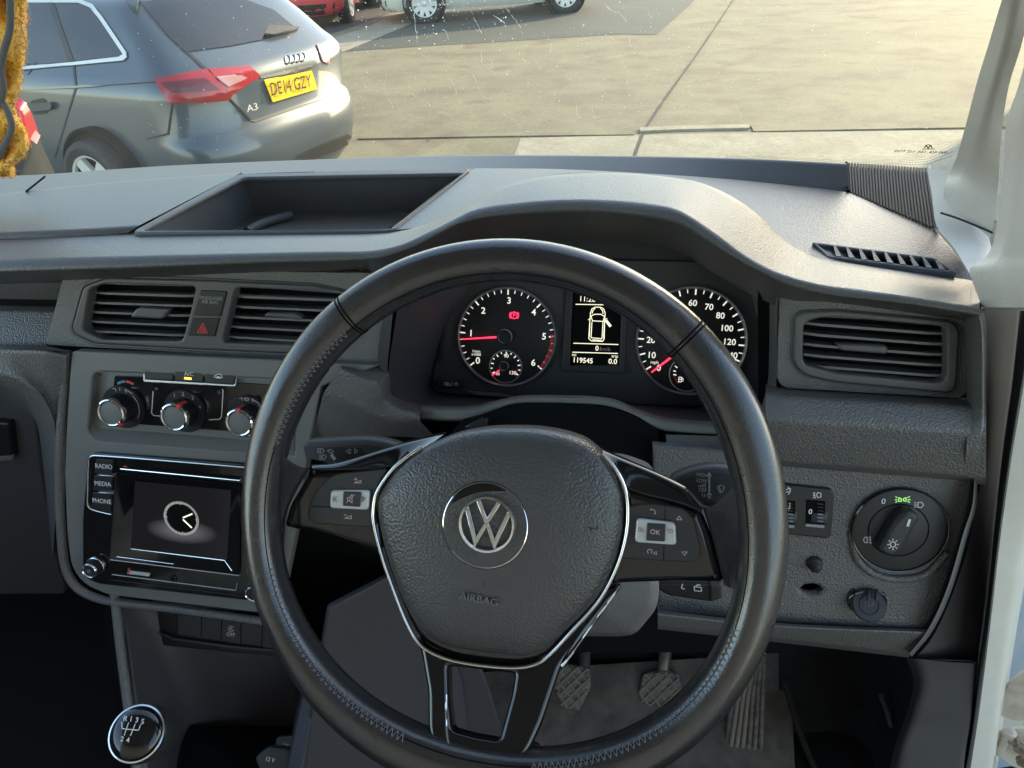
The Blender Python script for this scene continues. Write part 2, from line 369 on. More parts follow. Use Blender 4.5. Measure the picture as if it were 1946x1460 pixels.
# --- flat pad, driver side (behind the hood, out to the door)
pr_top = [(906, 318, None, ZT), (1068, 320, None, ZT), (1246, 330, None, ZT), (1426, 343, None, ZT), (1613, 363, None, ZT), (1696, 381, None, ZT), (1750, 410, None, ZT), (1790, 445, None, ZT-.002), (1829, 491, None, ZT-.006), (1862, 536, None, ZT-.02)]
pr_bot = [(744, 438, None, ZT), (800, 430, None, ZT), (888, 392, None, ZT+.0), (1014, 343, None, ZT), (1200, 335, None, ZT), (1336, 355, None, ZT), (1437, 410, None, ZT), (1512, 474, None, ZT), (1642, 505, None, ZT-.008), (1862, 538, None, ZT-.02)]
def frac(row, n, sm=True): return row3(row, n, None, sm)
a, b_ = frac(pr_top, 120), frac(pr_bot, 120)
skirt = a.copy(); skirt[:, 2] -= .03; skirt[:, 1] += .012
grid('top_pad', fillet_cols([skirt, a, b_], [.007]), M['pad'], dash, ang=50)
# --- open tray: rim, walls, floor, ribbed mat
Zf = 1.098
rim = [(452, 330), (896, 320), (748, 438), (246, 442)]
pT = Plane(0, 0, 1, 90, o=onZ(600, 400, ZT+.0015)); pT.n = np.array([0, 0, 1.]); pT.u = np.array([1., 0, 0]); pT.v = np.array([0, 1., 0])
inner = [(462, 337), (882, 329), (744, 436), (266, 438)]
prism('tray_rim', pT, [rim, inner], .006, M['cowl'], dash, bevel=.0022, r=[.012, .008])
back = [onZ(458, 334, ZT), onZ(886, 328, ZT)]; fl = [onZ(485, 411, Zf), onZ(784, 404, Zf)]
lf = [onZ(262, 438, ZT), onZ(420, 452, Zf)]; rf = [onZ(746, 437, ZT), onZ(735, 452, Zf)]
V = [back[0], back[1], fl[0], fl[1], lf[0], lf[1], rf[0], rf[1]]
mk('tray_back_wall', [V[0], V[1], V[3], V[2]], [(0, 1, 2, 3)], M['lower'], dash, thick=.002)
mk('tray_side_wall', [V[0], V[2], V[5], V[4]], [(0, 1, 2, 3)], M['cowl'], dash, thick=.002)
mk('tray_side_wall', [V[1], V[6], V[7], V[3]], [(0, 1, 2, 3)], M['cowl'], dash, thick=.002)
mk('tray_mat', [fl[0], fl[1], onZ(760, 470, Zf), onZ(300, 470, Zf)], [(0, 1, 2, 3)], M['ribs'], dash, thick=.002)
tube('tray_divider', row3([(470, 440, None, Zf+.006), (500, 424, None, Zf+.008), (553, 408, None, Zf+.009)], 12), .006, M['cowl'], dash)
# --- ribbed grille at the right end of the cowl
gr = [[onZ(1611, 311, ZT), onZ(1762, 321, ZT)], [onZ(1615, 366, ZT), onZ(1780, 436, ZT)]]
grille = [gr[0][0], gr[0][1], gr[1][1], onZ(1752, 414, ZT-.001), onZ(1698, 384, ZT-.001), gr[1][0]]
mk('corner_grille', [p-np.array([0, 0, .004]) for p in grille], [(0, 1, 2, 3, 4, 5)], M['cowl'], dash, thick=.002)
V = []; Fc = []
for k in range(27):
    s = (k+.5)/27; top = gr[0][0]*(1-s)+gr[0][1]*s; bt = gr[1][0]*(1-s)+gr[1][1]*s
    # end where the pad edge crosses
    yb = np.interp(s, [0, .4, .75, 1], [0, .12, .12, 0]); 
    dx = np.array([.0016, 0, 0]); i = len(V); up = np.array([0, 0, .0012])
    V += [top-dx, top+dx, bt+dx, bt-dx, top-dx*.5+up, top+dx*.5+up, bt+dx*.5+up, bt-dx*.5+up]
    Fc += [(i+4, i+7, i+6, i+5), (i, i+3, i+7, i+4), (i+1, i+5, i+6, i+2), (i, i+4, i+5, i+1)]
M['matte'] = material('matte black plastic', (.012, .013, .016), .75, spec=.25)
mk('grille_ribs', V, Fc, M['matte'], dash)
tube('grille_frame', [gr[0][1]+np.array([.002, 0, .002]), gr[1][1]+np.array([.002, 0, .002])], .0025, M['cowl'], dash)
tube('grille_frame', [gr[0][0]+np.array([-.002, 0, .001]), gr[1][0]+np.array([-.002, 0, .001])], .002, M['void'], dash)

# --- fascia planes
PV = Plane(300, 600, .635, 10, 0)          # centre vent panel
PS = Plane(350, 765, .60, 16, 0)           # centre stack
PD = Plane(1670, 660, .60, 10, -2)         # driver vent panel
PK = Plane(1700, 1010, .545, 18, -2)       # lower switch panel
prism('vent_fascia', PV, [[(124, 510), (760, 520), (735, 600), (720, 692), (547, 684), (240, 664), (86, 656)], [(165, 540), (664, 552), (640, 662), (150, 646)]], .012, M['knurl'], dash, r=[[.004, 0, 0, .006, .01, .01, .006], .004])
prism('vent_fascia', PD, [[(1480, 540), (1850, 560), (1838, 758), (1478, 737)], [(1520, 601), (1808, 616), (1806, 736), (1518, 704)]], .012, M['knurl'], dash, r=[.012, .004])
# passenger shelf recess left of the vents
loft('passenger_shelf', [[(-90, 517, .66), (128, 517, .66)], [(-90, 575, .70), (112, 580, .70)], [(-90, 590, .665), (108, 592, .665)], [(-90, 652, .625), (86, 657, .63)], [(-90, 664, .60), (60, 664, .605), (135, 668, .605)]], M['lower'], dash, N=20, rad=[.004, .004, .006], sm=False)
# passenger lower dash, rolling under
loft('passenger_panel', [[(-90, 658, .62), (80, 662, .62), (128, 668, .62)], [(-90, 665, .60), (80, 666, .60), (126, 674, .605)], [(-90, 708, .585), (0, 712, .585), (60, 735, .587), (95, 775, .59), (112, 840, .592), (117, 960, .594)], [(-90, 728, .595), (0, 732, .595), (50, 755, .597), (85, 795, .60), (100, 860, .602), (106, 980, .603)], [(-90, 776, .70), (0, 778, .70), (40, 786, .70), (66, 798, .70), (80, 870, .69), (100, 1060, .68)]], M['lower'], dash, N=40, rad=[.006, .012, .012])
# --- driver lower dash: two slanted faces under the vent, right border, underside
xs2 = np.linspace(1455, 1874, 60)
k0 = [(1440, 728, .612), (1478, 735, .605), (1835, 757, .597), (1876, 760, .592)]
k1 = [(1440, 742, .575), (1490, 752, .566), (1835, 772, .56), (1876, 775, .556)]
k2 = [(1440, 795, .552), (1494, 801, .548), (1835, 822, .542), (1876, 826, .54)]
k3 = [(1440, 873, .553), (1494, 879, .55), (1835, 906, .544), (1876, 911, .542)]
k4 = [(1440, 890, .575), (1494, 892, .575), (1835, 918, .57), (1876, 922, .568)]
cols = [row3(q, 0, xs2, False) for q in (k0, k1, k2, k3, k4)]
grid('knee_panel', fillet_cols(cols, [.006, .004, .004]), M['lower'], dash, ang=50)
# left end of the knee panel rounds into the binnacle
b0 = [(1478, 545, .605), (1476, 700, .603), (1475, 735, .60), (1470, 800, .56), (1470, 880, .556)]
b1 = [(1462, 530, .66), (1458, 700, .655), (1455, 745, .64), (1440, 800, .60), (1438, 880, .60)]
grid('knee_panel', [row3(q, 40) for q in (b0, b1)], M['lower'], dash, ang=50)
# right border of the vent panel
e0 = [(1829, 575, .60), (1834, 620, .598), (1838, 758, .596)]
e1 = [(1838, 582, .57), (1846, 620, .566), (1850, 765, .56)]
e2 = [(1858, 596, .545), (1866, 620, .545), (1869, 770, .545), (1868, 826, .54), (1856, 909, .545)]
e1b = [(1838, 582, .57), (1846, 620, .566), (1848, 700, .56), (1848, 778, .557), (1846, 825, .541), (1838, 906, .545)]
e0b = [(1829, 575, .60), (1834, 620, .598), (1836, 700, .597), (1836, 762, .59), (1838, 824, .543), (1832, 905, .546)]
e3 = [(1867, 581, .60), (1876, 640, .60), (1876, 770, .60), (1873, 826, .60), (1860, 909, .60)]
grid('end_border', fillet_cols([row3(q, 40) for q in (e0b, e1b, e2, e3)], [.004, .006]), M['lower'], dash, ang=50)
# lower switch panel, curved right edge rolling back, chin underneath
low = [(1240, 845), (1494, 868), (1852, 905), (1848, 960), (1832, 1010), (1800, 1118), (1762, 1200), (1476, 1187), (1360, 1176), (1250, 1165)]
prism('switch_fascia', PK, [low, [PKc for PKc in [(1520, 1121), (1530, 1113), (1545, 1111), (1558, 1115), (1564, 1122), (1556, 1130), (1542, 1132), (1527, 1129)]]], .014, M['lower'], dash, bevel=.004, r=[[0, 0, .004, .03, .03, .05, .012, 0, 0, 0], 0])
prism('switch_fascia', PK, [(1500, 1095), (1590, 1095), (1590, 1145), (1500, 1145)], .003, M['void'], dash, lift=-.02)
loft('lower_chin', [[(1250, 1160, .50), (1476, 1184, .505), (1764, 1196, .51)], [(1250, 1168, .492), (1476, 1190, .498), (1760, 1202, .503)], [(1250, 1190, .50), (1470, 1213, .505), (1728, 1243, .51)], [(1250, 1196, .56), (1470, 1220, .56), (1728, 1250, .56)]], M['lower'], dash, N=40, rad=[.005, .006])
loft('lower_side', [[(1852, 905, .55), (1848, 960, .535), (1832, 1010, .525), (1800, 1118, .51), (1764, 1196, .502), (1728, 1243, .50)], [(1858, 909, .58), (1856, 960, .58), (1841, 1012, .57), (1808, 1124, .56), (1772, 1200, .55), (1733, 1248, .55)]], M['lower'], dash, N=40)
tube('switch_bulge', [PK.hit(x, y, .0005) for x, y in crom([(1618, 1010), (1628, 1060), (1660, 1090), (1710, 1100), (1760, 1090), (1800, 1050)], 8)], .004, M['lower'], dash)
# --- binnacle walls round the dials
PC = Plane(1000, 640, .745, 22, 0)
o_ = [(772, 490, .66), (762, 545, .655), (750, 620, .65), (738, 710, .645), (744, 744, .64), (764, 762, .638), (800, 772, .636), (902, 773, .636), (945, 762, .64), (1000, 755, .64), (1080, 756, .64), (1161, 760, .638), (1211, 780, .634), (1265, 797, .63), (1350, 803, .625), (1455, 806, .615), (1472, 780, .612), (1476, 700, .61), (1478, 620, .608), (1478, 545, .606)]
i_ = [(905, 505, .765), (884, 560, .757), (850, 610, .75), (824, 708, .737), (822, 734, .734), (828, 742, .733), (850, 748, .733), (905, 752, .733), (950, 756, .733), (1000, 759, .733), (1080, 762, .732), (1161, 766, .732), (1211, 768, .731), (1265, 770, .731), (1350, 775, .73), (1425, 777, .73), (1436, 762, .732), (1440, 700, .74), (1446, 630, .75), (1430, 560, .76)]
M['bin'] = material('satin dark plastic', (.060, .058, .063), .45, fine=(1500, .1))
grid('binnacle_wall', [row3(q, 120) for q in (o_, i_)], M['bin'], dash, ang=60)
# grained block left of the binnacle, and the dark pocket under it
loft('binnacle_block', [[(735, 560, .64), (722, 640, .63), (719, 692, .625), (735, 712, .63)], [(750, 560, .64), (742, 640, .637), (736, 710, .633), (742, 745, .628)]], M['pad'], dash, N=30)
loft('binnacle_block', [[(643, 690, .628), (700, 692, .628), (738, 708, .636), (746, 750, .634), (800, 772, .634)], [(650, 700, .60), (684, 718, .598), (718, 732, .598), (738, 768, .60), (798, 790, .60)], [(615, 745, .598), (680, 772, .594), (722, 793, .594), (745, 800, .596), (798, 800, .60)], [(592, 838, .60), (660, 836, .605), (722, 830, .61), (760, 830, .615), (830, 834, .63)]], M['lower'], dash, N=50, rad=[.006, .006])
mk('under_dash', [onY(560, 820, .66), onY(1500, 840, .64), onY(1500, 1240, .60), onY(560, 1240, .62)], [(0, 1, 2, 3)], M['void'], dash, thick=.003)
# trim over the column: pale satin ridge
t0 = [(798, 770, .632), (902, 772, .632), (944, 761, .636), (988, 752, .638), (1068, 751, .638), (1161, 757, .636), (1211, 777, .63), (1265, 794, .624), (1350, 801, .618), (1456, 806, .61)]
t1 = [(800, 776, .618), (902, 778, .616), (944, 766, .62), (988, 757, .622), (1068, 756, .622), (1158, 761, .62), (1208, 781, .614), (1265, 801, .61), (1350, 810, .604), (1456, 814, .60)]
t2 = [(798, 796, .614), (895, 797, .612), (940, 780, .616), (981, 767, .618), (1068, 767, .618), (1150, 771, .616), (1204, 788, .61), (1250, 815, .606), (1300, 822, .602), (1456, 830, .598)]
t3 = [(798, 799, .63), (895, 800, .64), (940, 784, .65), (981, 771, .66), (1068, 771, .66), (1150, 775, .66), (1204, 792, .65), (1250, 819, .64), (1300, 826, .63), (1456, 834, .62)]
grid('column_trim', fillet_cols([row3(q, 100) for q in (t0, t1, t2, t3)], [.004, .003]), M['stack'], dash, ang=60)
loft('column_trim', [[(1265, 826, .60), (1456, 832, .596)], [(1268, 850, .585), (1470, 872, .58)], [(1268, 880, .60), (1470, 895, .60)]], M['lower'], dash, N=20, rad=[.006])
# --- centre stack panel with its recess, grained edge
so = [(135, 667), (547, 685), (720, 695), (612, 735), (591, 828), (565, 1000), (530, 1172), (500, 1166), (330, 1146), (203, 1131), (158, 1110), (135, 1078), (127, 1020), (122, 900), (127, 793)]
hv = [(176, 706), (560, 722), (560, 866), (478, 860), (186, 838), (166, 822)]
prism('stack_panel', PS, [so, hv, [(215, 890), (466, 914), (464, 1100), (203, 1068)]], .014, M['stack'], dash, lift=.002, bevel=.002, r=[[.006, 0, 0, 0, 0, 0, 0, 0, 0, .01, .025, .02, .02, 0, 0], [.012, 0, 0, 0, .006, .012], .002])
hvi = [(184, 700), (560, 716), (560, 842), (478, 836), (192, 814), (178, 802)]
loft_r = [[PS.hit(x, y, .001) for x, y in hv], [PS.hit(x, y, -.009) for x, y in hvi]]
V = loft_r[0]+loft_r[1]; n6 = 6
mk('stack_recess', V, [(i, (i+1) % 6, 6+(i+1) % 6, 6+i) for i in range(6)]+[(6, 7, 8, 9, 10, 11)], M['stack'], dash, thick=.001)
se = [(so[i][0]-10, so[i][1]) for i in (14, 13, 12)]
edge = [(128, 668), (118, 793), (113, 900), (117, 1022), (126, 1084), (150, 1120), (200, 1141), (330, 1157), (520, 1184)]
tube('stack_edge', [PS.hit(x, y, -.004) for x, y in crom(edge, 8)], .0052, M['lower'], dash)
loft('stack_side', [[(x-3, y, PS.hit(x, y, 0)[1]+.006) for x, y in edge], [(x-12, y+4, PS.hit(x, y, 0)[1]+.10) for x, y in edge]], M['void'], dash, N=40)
# closing sheets behind everything
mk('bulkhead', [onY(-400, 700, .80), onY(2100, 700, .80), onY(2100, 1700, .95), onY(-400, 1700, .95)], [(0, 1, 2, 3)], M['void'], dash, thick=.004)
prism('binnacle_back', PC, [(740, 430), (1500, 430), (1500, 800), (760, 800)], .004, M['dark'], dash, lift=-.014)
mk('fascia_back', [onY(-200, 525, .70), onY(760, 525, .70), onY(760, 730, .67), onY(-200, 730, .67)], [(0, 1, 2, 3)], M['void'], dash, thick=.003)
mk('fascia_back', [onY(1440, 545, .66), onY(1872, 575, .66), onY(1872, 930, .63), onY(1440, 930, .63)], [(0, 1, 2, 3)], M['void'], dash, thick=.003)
# side demister vent on the pad
pDv = Plane(0, 0, 1, 90, o=onZ(1680, 490, ZT-.004)); e_ = R(78); pDv.n = np.array([0, -math.cos(e_), math.sin(e_)]); pDv.u = np.array([1., 0, 0]); pDv.v = np.cross(pDv.n, pDv.u)
dv = thing('demister_vent', 'slanted black demister vent with grey fins on the dash top by the door', 'air vent', tuple(pDv.hit(1680, 486)))
ol = [(1543, 459), (1777, 489), (1822, 519), (1805, 517), (1572, 488)]
il = [(1553, 464), (1774, 492), (1806, 514), (1580, 485)]
prism('frame', pDv, [ol, il], .008, M['cowl'], dv, lift=.0035, bevel=.0012, r=[.003, .002])
prism('cavity', pDv, [(1549, 461), (1776, 490), (1812, 517), (1576, 487)], .002, M['void'], dv, lift=-.004)
for k in range(9):
    s = (k+.7)/9.2; xb = 1580+s*(1806-1580); yb = 485+s*(514-485); xt = 1553+s*(1774-1553)+12; yt = 464+s*(492-464)
    p, q = pDv.hit(xb-3, yb-.5, .004), pDv.hit(xt+4, yt+.5, .004); d = pDv.u*.0012; t_ = pDv.n*.008
    V = [p-d*2.2, p+d*2.2, q+d*.8, q-d*.8]; V = V+[v-t_+pDv.u*.003 for v in V]
    mk('fin', V, [(0, 1, 2, 3), (4, 7, 6, 5), (0, 4, 5, 1), (1, 5, 6, 2), (2, 6, 7, 3), (3, 7, 4, 0)], M['pad'], dv)
for x, y in ((1641, 535), (1730, 507)): 
    lathe('pinhole', onZ(x, y, ZT-.0135 if x < 1700 else ZT-.010)+np.array([0, 0, .006 if x > 1700 else .0065]), (0, -.25, 1), [(.0016, -.002), (.0016, 0), (.0008, .0002)], M['void'], dash, 12)
# ================================================================ VAN SHELL: glass, pillar, door frame, footwell
# windscreen: raked glass from the cowl up over the driver
wx = np.linspace(-140, 1850, 60)
A0g = [(-140, 336, .845), (-90, 335, .85), (0, 333, .87), (79, 331, .89), (230, 320, .94), (360, 312, .97), (700, 299, 1.01), (925, 294, 1.01), (1246, 296, .995), (1462, 302, .96), (1609, 310, .93), (1762, 322, .885), (1800, 330, .86), (1850, 345, .83)]
gb = row3(A0g, 0, wx); gb[:, 2] -= .004
gt = gb.copy(); gt[:, 1] = .50+(gb[:, 1]-1.0)*.35; gt[:, 2] = 1.76+(gb[:, 1]-1.0)*.08
def glass_pt(x, y, lift=0):
    """point of the inner glass surface seen at a photo pixel"""
    d = ray(x, y); best = None
    h = glass_bvh.ray_cast(Vector(C0), Vector(d).normalized())
    return np.array(h[0])+(np.array(C0)-np.array(h[0]))/np.linalg.norm(np.array(C0)-np.array(h[0]))*lift
gl_cols = [gb+(gt-gb)*s+np.outer(np.ones(60), [0, .02, .012])*math.sin(s*math.pi) for s in np.linspace(0, 1, 14)]
mg = bpy.data.materials.new('dusty glass'); mg.use_nodes = True; t = mg.node_tree; t.nodes.clear(); N = t.nodes.new; Lk = t.links.new
out = N('ShaderNodeOutputMaterial'); tr = N('ShaderNodeBsdfTransparent'); tr.inputs[0].default_value = (.93, .955, .93, 1)
gl = N('ShaderNodeBsdfGlossy'); gl.inputs['Roughness'].default_value = .02; tl = N('ShaderNodeBsdfTranslucent'); tl.inputs[0].default_value = (.75, .72, .62, 1)
tc = N('ShaderNodeTexCoord'); nz = N('ShaderNodeTexNoise'); nz.inputs['Scale'].default_value = 5; nz.inputs['Detail'].default_value = 8; Lk(tc.outputs['Object'], nz.inputs['Vector'])
mr = N('ShaderNodeMapRange'); mr.inputs[1].default_value = .35; mr.inputs[2].default_value = .75; mr.inputs[3].default_value = .015; mr.inputs[4].default_value = .06; Lk(nz.outputs['Fac'], mr.inputs[0])
m1 = N('ShaderNodeMixShader'); Lk(mr.outputs[0], m1.inputs[0]); Lk(tr.outputs[0], m1.inputs[1]); Lk(tl.outputs[0], m1.inputs[2])
fr = N('ShaderNodeFresnel'); fr.inputs[0].default_value = 1.15; m2 = N('ShaderNodeMixShader'); Lk(fr.outputs[0], m2.inputs[0]); Lk(m1.outputs[0], m2.inputs[1]); Lk(gl.outputs[0], m2.inputs[2]); Lk(m2.outputs[0], out.inputs[0])
screen = thing('windscreen', 'dusty raked windscreen glass with dried rain trails and specks', 'windscreen', tuple(gb[30]))
g_ob = grid('glass', gl_cols, mg, screen, ang=80)
_vs = [tuple(p) for c in gl_cols for p in c]
glass_bvh = BVHTree.FromPolygons(_vs, [(k*60+i, k*60+i+1, (k+1)*60+i+1, (k+1)*60+i) for k in range(13) for i in range(59)])
M['dirt'] = material('dried dirt', (.92, .90, .84), .9, spec=.1); t = M['dirt'].node_tree; b = t.nodes['Principled BSDF']; x_ = t.nodes.new('ShaderNodeMixShader'); y_ = t.nodes.new('ShaderNodeBsdfTranslucent'); y_.inputs[0].default_value = (.95, .93, .86, 1)
x_.inputs[0].default_value = .75; t.links.new(b.outputs[0], x_.inputs[1]); t.links.new(y_.outputs[0], x_.inputs[2]); t.links.new(x_.outputs[0], [q for q in t.nodes if q.type == 'OUTPUT_MATERIAL'][0].inputs[0])
# dried specks and rain trails on the glass
V = []; Fc = []
def speck(x, y, r, el=1, an=0):
    c = glass_pt(x, y, .0015); n = 5; i = len(V); a0 = random.random()*6
    gx = np.array([1., 0, 0]); gy = np.array([0, -.55, .83])
    for k in range(n):
        a = a0+2*math.pi*k/n; q = r*random.uniform(.6, 1.2)
        X, Y = q*math.cos(a)*el, q*math.sin(a); V.append(c+gx*(X*math.cos(an)-Y*math.sin(an))+gy*(X*math.sin(an)+Y*math.cos(an)))
    cc = c+(C0-c)/np.linalg.norm(C0-c)*.0004; V.append(cc)
    Fc.extend([(i+k, i+(k+1) % n, i+n) for k in range(n)])
def field(n, x0, x1, y0, y1, r0, r1, g=False):
    for _ in range(n):
        x = random.gauss((x0+x1)/2, (x1-x0)/4) if g else random.uniform(x0, x1); y = abs(random.gauss(0, (y1-y0)/2)) if g else random.uniform(y0, y1)
        if y > 285 or x < 60 or x > 1800: continue
        speck(x, y, min(random.uniform(r0, r1)*random.choice((.55, .55, .8, .8, 1.3)), .0013), random.choice((1, 1, 1.6)), random.uniform(0, 3))
field(170, 600, 1000, 0, 130, .0003, .0009, True); field(140, 700, 1350, 0, 180, .0003, .0008, True); field(170, 250, 700, 0, 290, .0002, .0006)
field(260, 950, 1800, 0, 285, .0002, .00055); field(140, 640, 1300, 60, 280, .0002, .0006)
def trail(pts, r=.00026):
    P = crom(pts, 5); i0 = len(V)
    P = [(x+random.uniform(-1.4, 1.4), y) for x, y in P]
    for (x, y), (x2, y2) in zip(P[:-1], P[1:]):
        if random.random() < .18: continue
        a, b = glass_pt(x, y, .0015), glass_pt(x2, y2, .0015); d = b-a; d /= np.linalg.norm(d)+1e-9
        s = np.cross(d, (C0-a)/np.linalg.norm(C0-a))*r*random.uniform(.4, 1.2); i = len(V); nn = (C0-a)/np.linalg.norm(C0-a)*.0003
        V.extend([a+s, b+s, b-s, a-s, a+nn, b+nn]); Fc.extend([(i, i+1, i+5, i+4), (i+4, i+5, i+2, i+3)])
    speck(P[-1][0], P[-1][1], r*2.6)
for tr_ in [[(960, 15), (975, 32), (988, 52)], [(935, 28), (955, 40), (962, 50)], [(895, 20), (905, 42), (914, 60)], [(1150, 8), (1162, 20), (1178, 26), (1190, 40)], [(1040, 70), (1048, 85), (1046, 100)], [(915, 100), (916, 120), (930, 130), (940, 142)], [(845, 145), (860, 155), (868, 178)], [(900, 140), (912, 170), (925, 190), (955, 215), (985, 235), (1003, 252)], [(775, 165), (790, 185), (818, 200)], [(1010, 112), (1022, 122), (1030, 134)], [(1195, 70), (1200, 90), (1212, 110)], [(787, 12), (789, 55), (793, 80)], [(840, 55), (848, 62), (852, 74)], [(1098, 195), (1096, 215), (1102, 224)], [(1125, 205), (1130, 222), (1140, 232)], [(1740, 60), (1742, 90), (1735, 120), (1728, 150), (1715, 180), (1700, 205)], [(1395, 195), (1405, 212), (1415, 235)], [(1130, 150), (1150, 170), (1140, 190)], [(735, 140), (730, 165), (748, 205)], [(1180, 120), (1196, 145), (1190, 160)], [(1040, 105), (1060, 128), (1085, 150)], [(1215, 145), (1235, 158), (1252, 168)], [(985, 95), (990, 110), (1004, 120)], [(1230, 20), (1238, 36), (1236, 52)]]:
    trail(tr_)
dirt = mk('dirt_specks', V, Fc, M['dirt'], None, 10)
tag(dirt, 'scatter of pale dried specks and rain trails on the windscreen', 'dirt', kind='stuff')
# printed dot band and maker's mark in the lower right corner of the glass
V = []; Fc = []
for r_ in range(7):
    for k in range(150):
        x = 1380+k*2.9; y0 = np.interp(x, [1380, 1462, 1609, 1700, 1762, 1810], [299, 303, 311, 314, 312, 296]); y = y0-r_*2.6*(1 if x < 1700 else 1+(x-1700)/70)
        if x > 1812 or (x < 1600 and r_ > 2) or r_*2.6 > (x-1380)/18+3: continue
        c = glass_pt(x, y, .0008); q = .00045*(1-r_*.1); i = len(V); gx = np.array([1., 0, 0]); gy = np.array([0, -.55, .83])
        V.extend([c-gx*q-gy*q, c+gx*q-gy*q, c+gx*q+gy*q, c-gx*q+gy*q]); Fc.append((i, i+1, i+2, i+3))
mk('dot_band', V, Fc, M['black'], screen)
pg = Plane(0, 0, 1, o=glass_pt(1760, 288)); pg.n = np.array([0, -.84, -.54]); pg.n = np.array([0., -.8, .0])+0
d_ = gt[55]-gb[55]; d_ /= np.linalg.norm(d_); pg.u = np.array([1., 0, 0]); pg.v = d_; pg.n = np.cross(pg.u, pg.v); pg.n *= 1 if pg.n @ (C0-pg.o) > 0 else -1
pg.o = glass_pt(1760, 288)
strokes('etched_mark', pg, [[(1757, 281), (1759, 277), (1764, 275.5), (1769, 277), (1771, 281)], [(1760, 277), (1764, 282), (1768, 277)], [(1753, 283.5), (1776, 283.5)]], 1.2, M['black'], screen, lift=.001)
text('etched_mark', pg, 'DOT 211  AS1  43R-0081', 1752, 289, 4, M['black'], screen, lift=.001)

# pale pillar trim
pil = thing('pillar_trim', 'pale grey plastic windscreen pillar trim between the glass and the door', 'pillar trim', tuple(onY(1860, 300, .72)))
P0 = [(1925, -60, .50), (1904, 0, .53), (1880, 80, .59), (1857, 155, .66), (1836, 235, .74), (1818, 299, .80), (1806, 325, .83), (1796, 350, .80), (1790, 400, .78)]
P1 = [(1948, -60, .485), (1930, 0, .51), (1908, 90, .555), (1888, 165, .61), (1868, 240, .68), (1850, 300, .74), (1838, 330, .765), (1828, 360, .76), (1818, 405, .745)]
P2 = [(1975, -60, .50), (1962, 0, .52), (1940, 90, .56), (1917, 165, .62), (1905, 240, .69), (1900, 300, .72), (1896, 360, .72), (1889, 420, .705), (1882, 452, .70)]
P3 = [(1990, -60, .44), (1978, 0, .455), (1955, 90, .49), (1935, 165, .535), (1912, 235, .575), (1908, 300, .59), (1902, 360, .60), (1895, 420, .605), (1887, 460, .61)]
grid('upper_trim', fillet_cols([row3(q, 60) for q in (P0, P1, P2)], [.02]), M['pillar'], pil, ang=70)
# corner block under it, down to the dash end
Q0 = [(1762, 321, .868), (1771, 370, .80), (1780, 430, .735), (1812, 470, .69), (1838, 512, .64), (1850, 530, .63)]
Q1 = [(1800, 324, .84), (1806, 370, .79), (1822, 420, .735), (1850, 462, .70), (1868, 500, .66), (1880, 530, .64)]
Q2 = [(1830, 330, .80), (1850, 380, .755), (1872, 425, .72), (1882, 462, .70), (1890, 500, .66), (1895, 530, .64)]
grid('corner_trim', [row3(q, 40) for q in (Q0, Q1, Q2)], M['pillar'], pil, ang=70)
tube('seam', row3([(1786, 405, .7485), (1822, 417, .728), (1884, 443, .698)], 12)+np.array([0, -.0025, .001]), .0011, M['seal'], pil)
# molding that runs up the door opening
R0 = P3[:-1]+[(1886, 466, .612), (1872, 490, .60), (1852, 503, .59), (1842, 512, .588), (1850, 540, .58), (1866, 584, .572)]
R1 = [(2010, -60, .415), (1996, 0, .43), (1972, 90, .455), (1955, 165, .49), (1938, 235, .52), (1930, 300, .54), (1925, 360, .545), (1918, 420, .55), (1912, 466, .553), (1908, 490, .555), (1900, 505, .556), (1895, 520, .556), (1893, 545, .555), (1895, 584, .555)]
R2 = [(2080, -60, .37), (2050, 0, .39), (2030, 90, .41), (2010, 165, .43), (1998, 235, .45), (1990, 300, .465), (1985, 360, .475), (1980, 420, .48), (1978, 466, .485), (1976, 490, .487), (1975, 505, .488), (1975, 520, .49), (1975, 545, .49), (1975, 585, .49)]
grid('door_molding', fillet_cols([row3(q, 80) for q in (R0, R1, R2)], [.012]), M['pillar2'], pil, ang=70)
loft('door_molding', [[(1866, 584, .572), (1895, 584, .555), (1975, 585, .49)], [(1868, 588, .61), (1895, 588, .60), (1975, 589, .55)]], M['pillar2'], pil, N=20, sm=False)

# charcoal lower post trim, rubber seal, white door frame
post = thing('door_post_trim', 'charcoal plastic trim panel beside the dashboard end, below the pale pillar', 'trim panel', tuple(onY(1850, 900, .58)))
S0 = [(1866, 580, .605), (1876, 700, .60), (1874, 830, .59), (1856, 960, .585), (1840, 1040, .58), (1806, 1140, .57), (1770, 1215, .56), (1735, 1255, .56)]
S1 = [(1936, 583, .64), (1921, 720, .63), (1906, 830, .625), (1893, 940, .615), (1884, 1040, .605), (1873, 1140, .59), (1863, 1210, .58), (1856, 1262, .565)]
grid('upper_panel', fillet_cols([row3(S0, 50), row3(S1, 50), row3([(x+4, y, Y+.05) for x, y, Y in S1], 50)], [.006]), M['post'], post, ang=60)
S2 = [(1735, 1252, .555), (1748, 1290, .545), (1740, 1340, .535), (1728, 1375, .53), (1712, 1420, .52), (1700, 1480, .51), (1690, 1540, .50)]
S3 = [(1856, 1256, .545), (1852, 1300, .54), (1848, 1340, .535), (1844, 1375, .53), (1836, 1420, .525), (1828, 1480, .515), (1818, 1540, .505)]
grid('lower_panel', fillet_cols([row3([(x-12, y, Y+.05) for x, y, Y in S2], 40), row3(S2, 40), row3(S3, 40), row3([(x+4, y, Y+.05) for x, y, Y in S3], 40)], [.012, .006]), M['post'], post, ang=60)
tube('seam', row3([(1738, 1250, .556), (1800, 1256, .5497), (1852, 1259, .5445)], 10), .0012, M['void'], post)
body = thing('door_frame', 'white painted door opening of the van with black rubber seal', 'door frame', tuple(onY(1900, 1200, .55)))
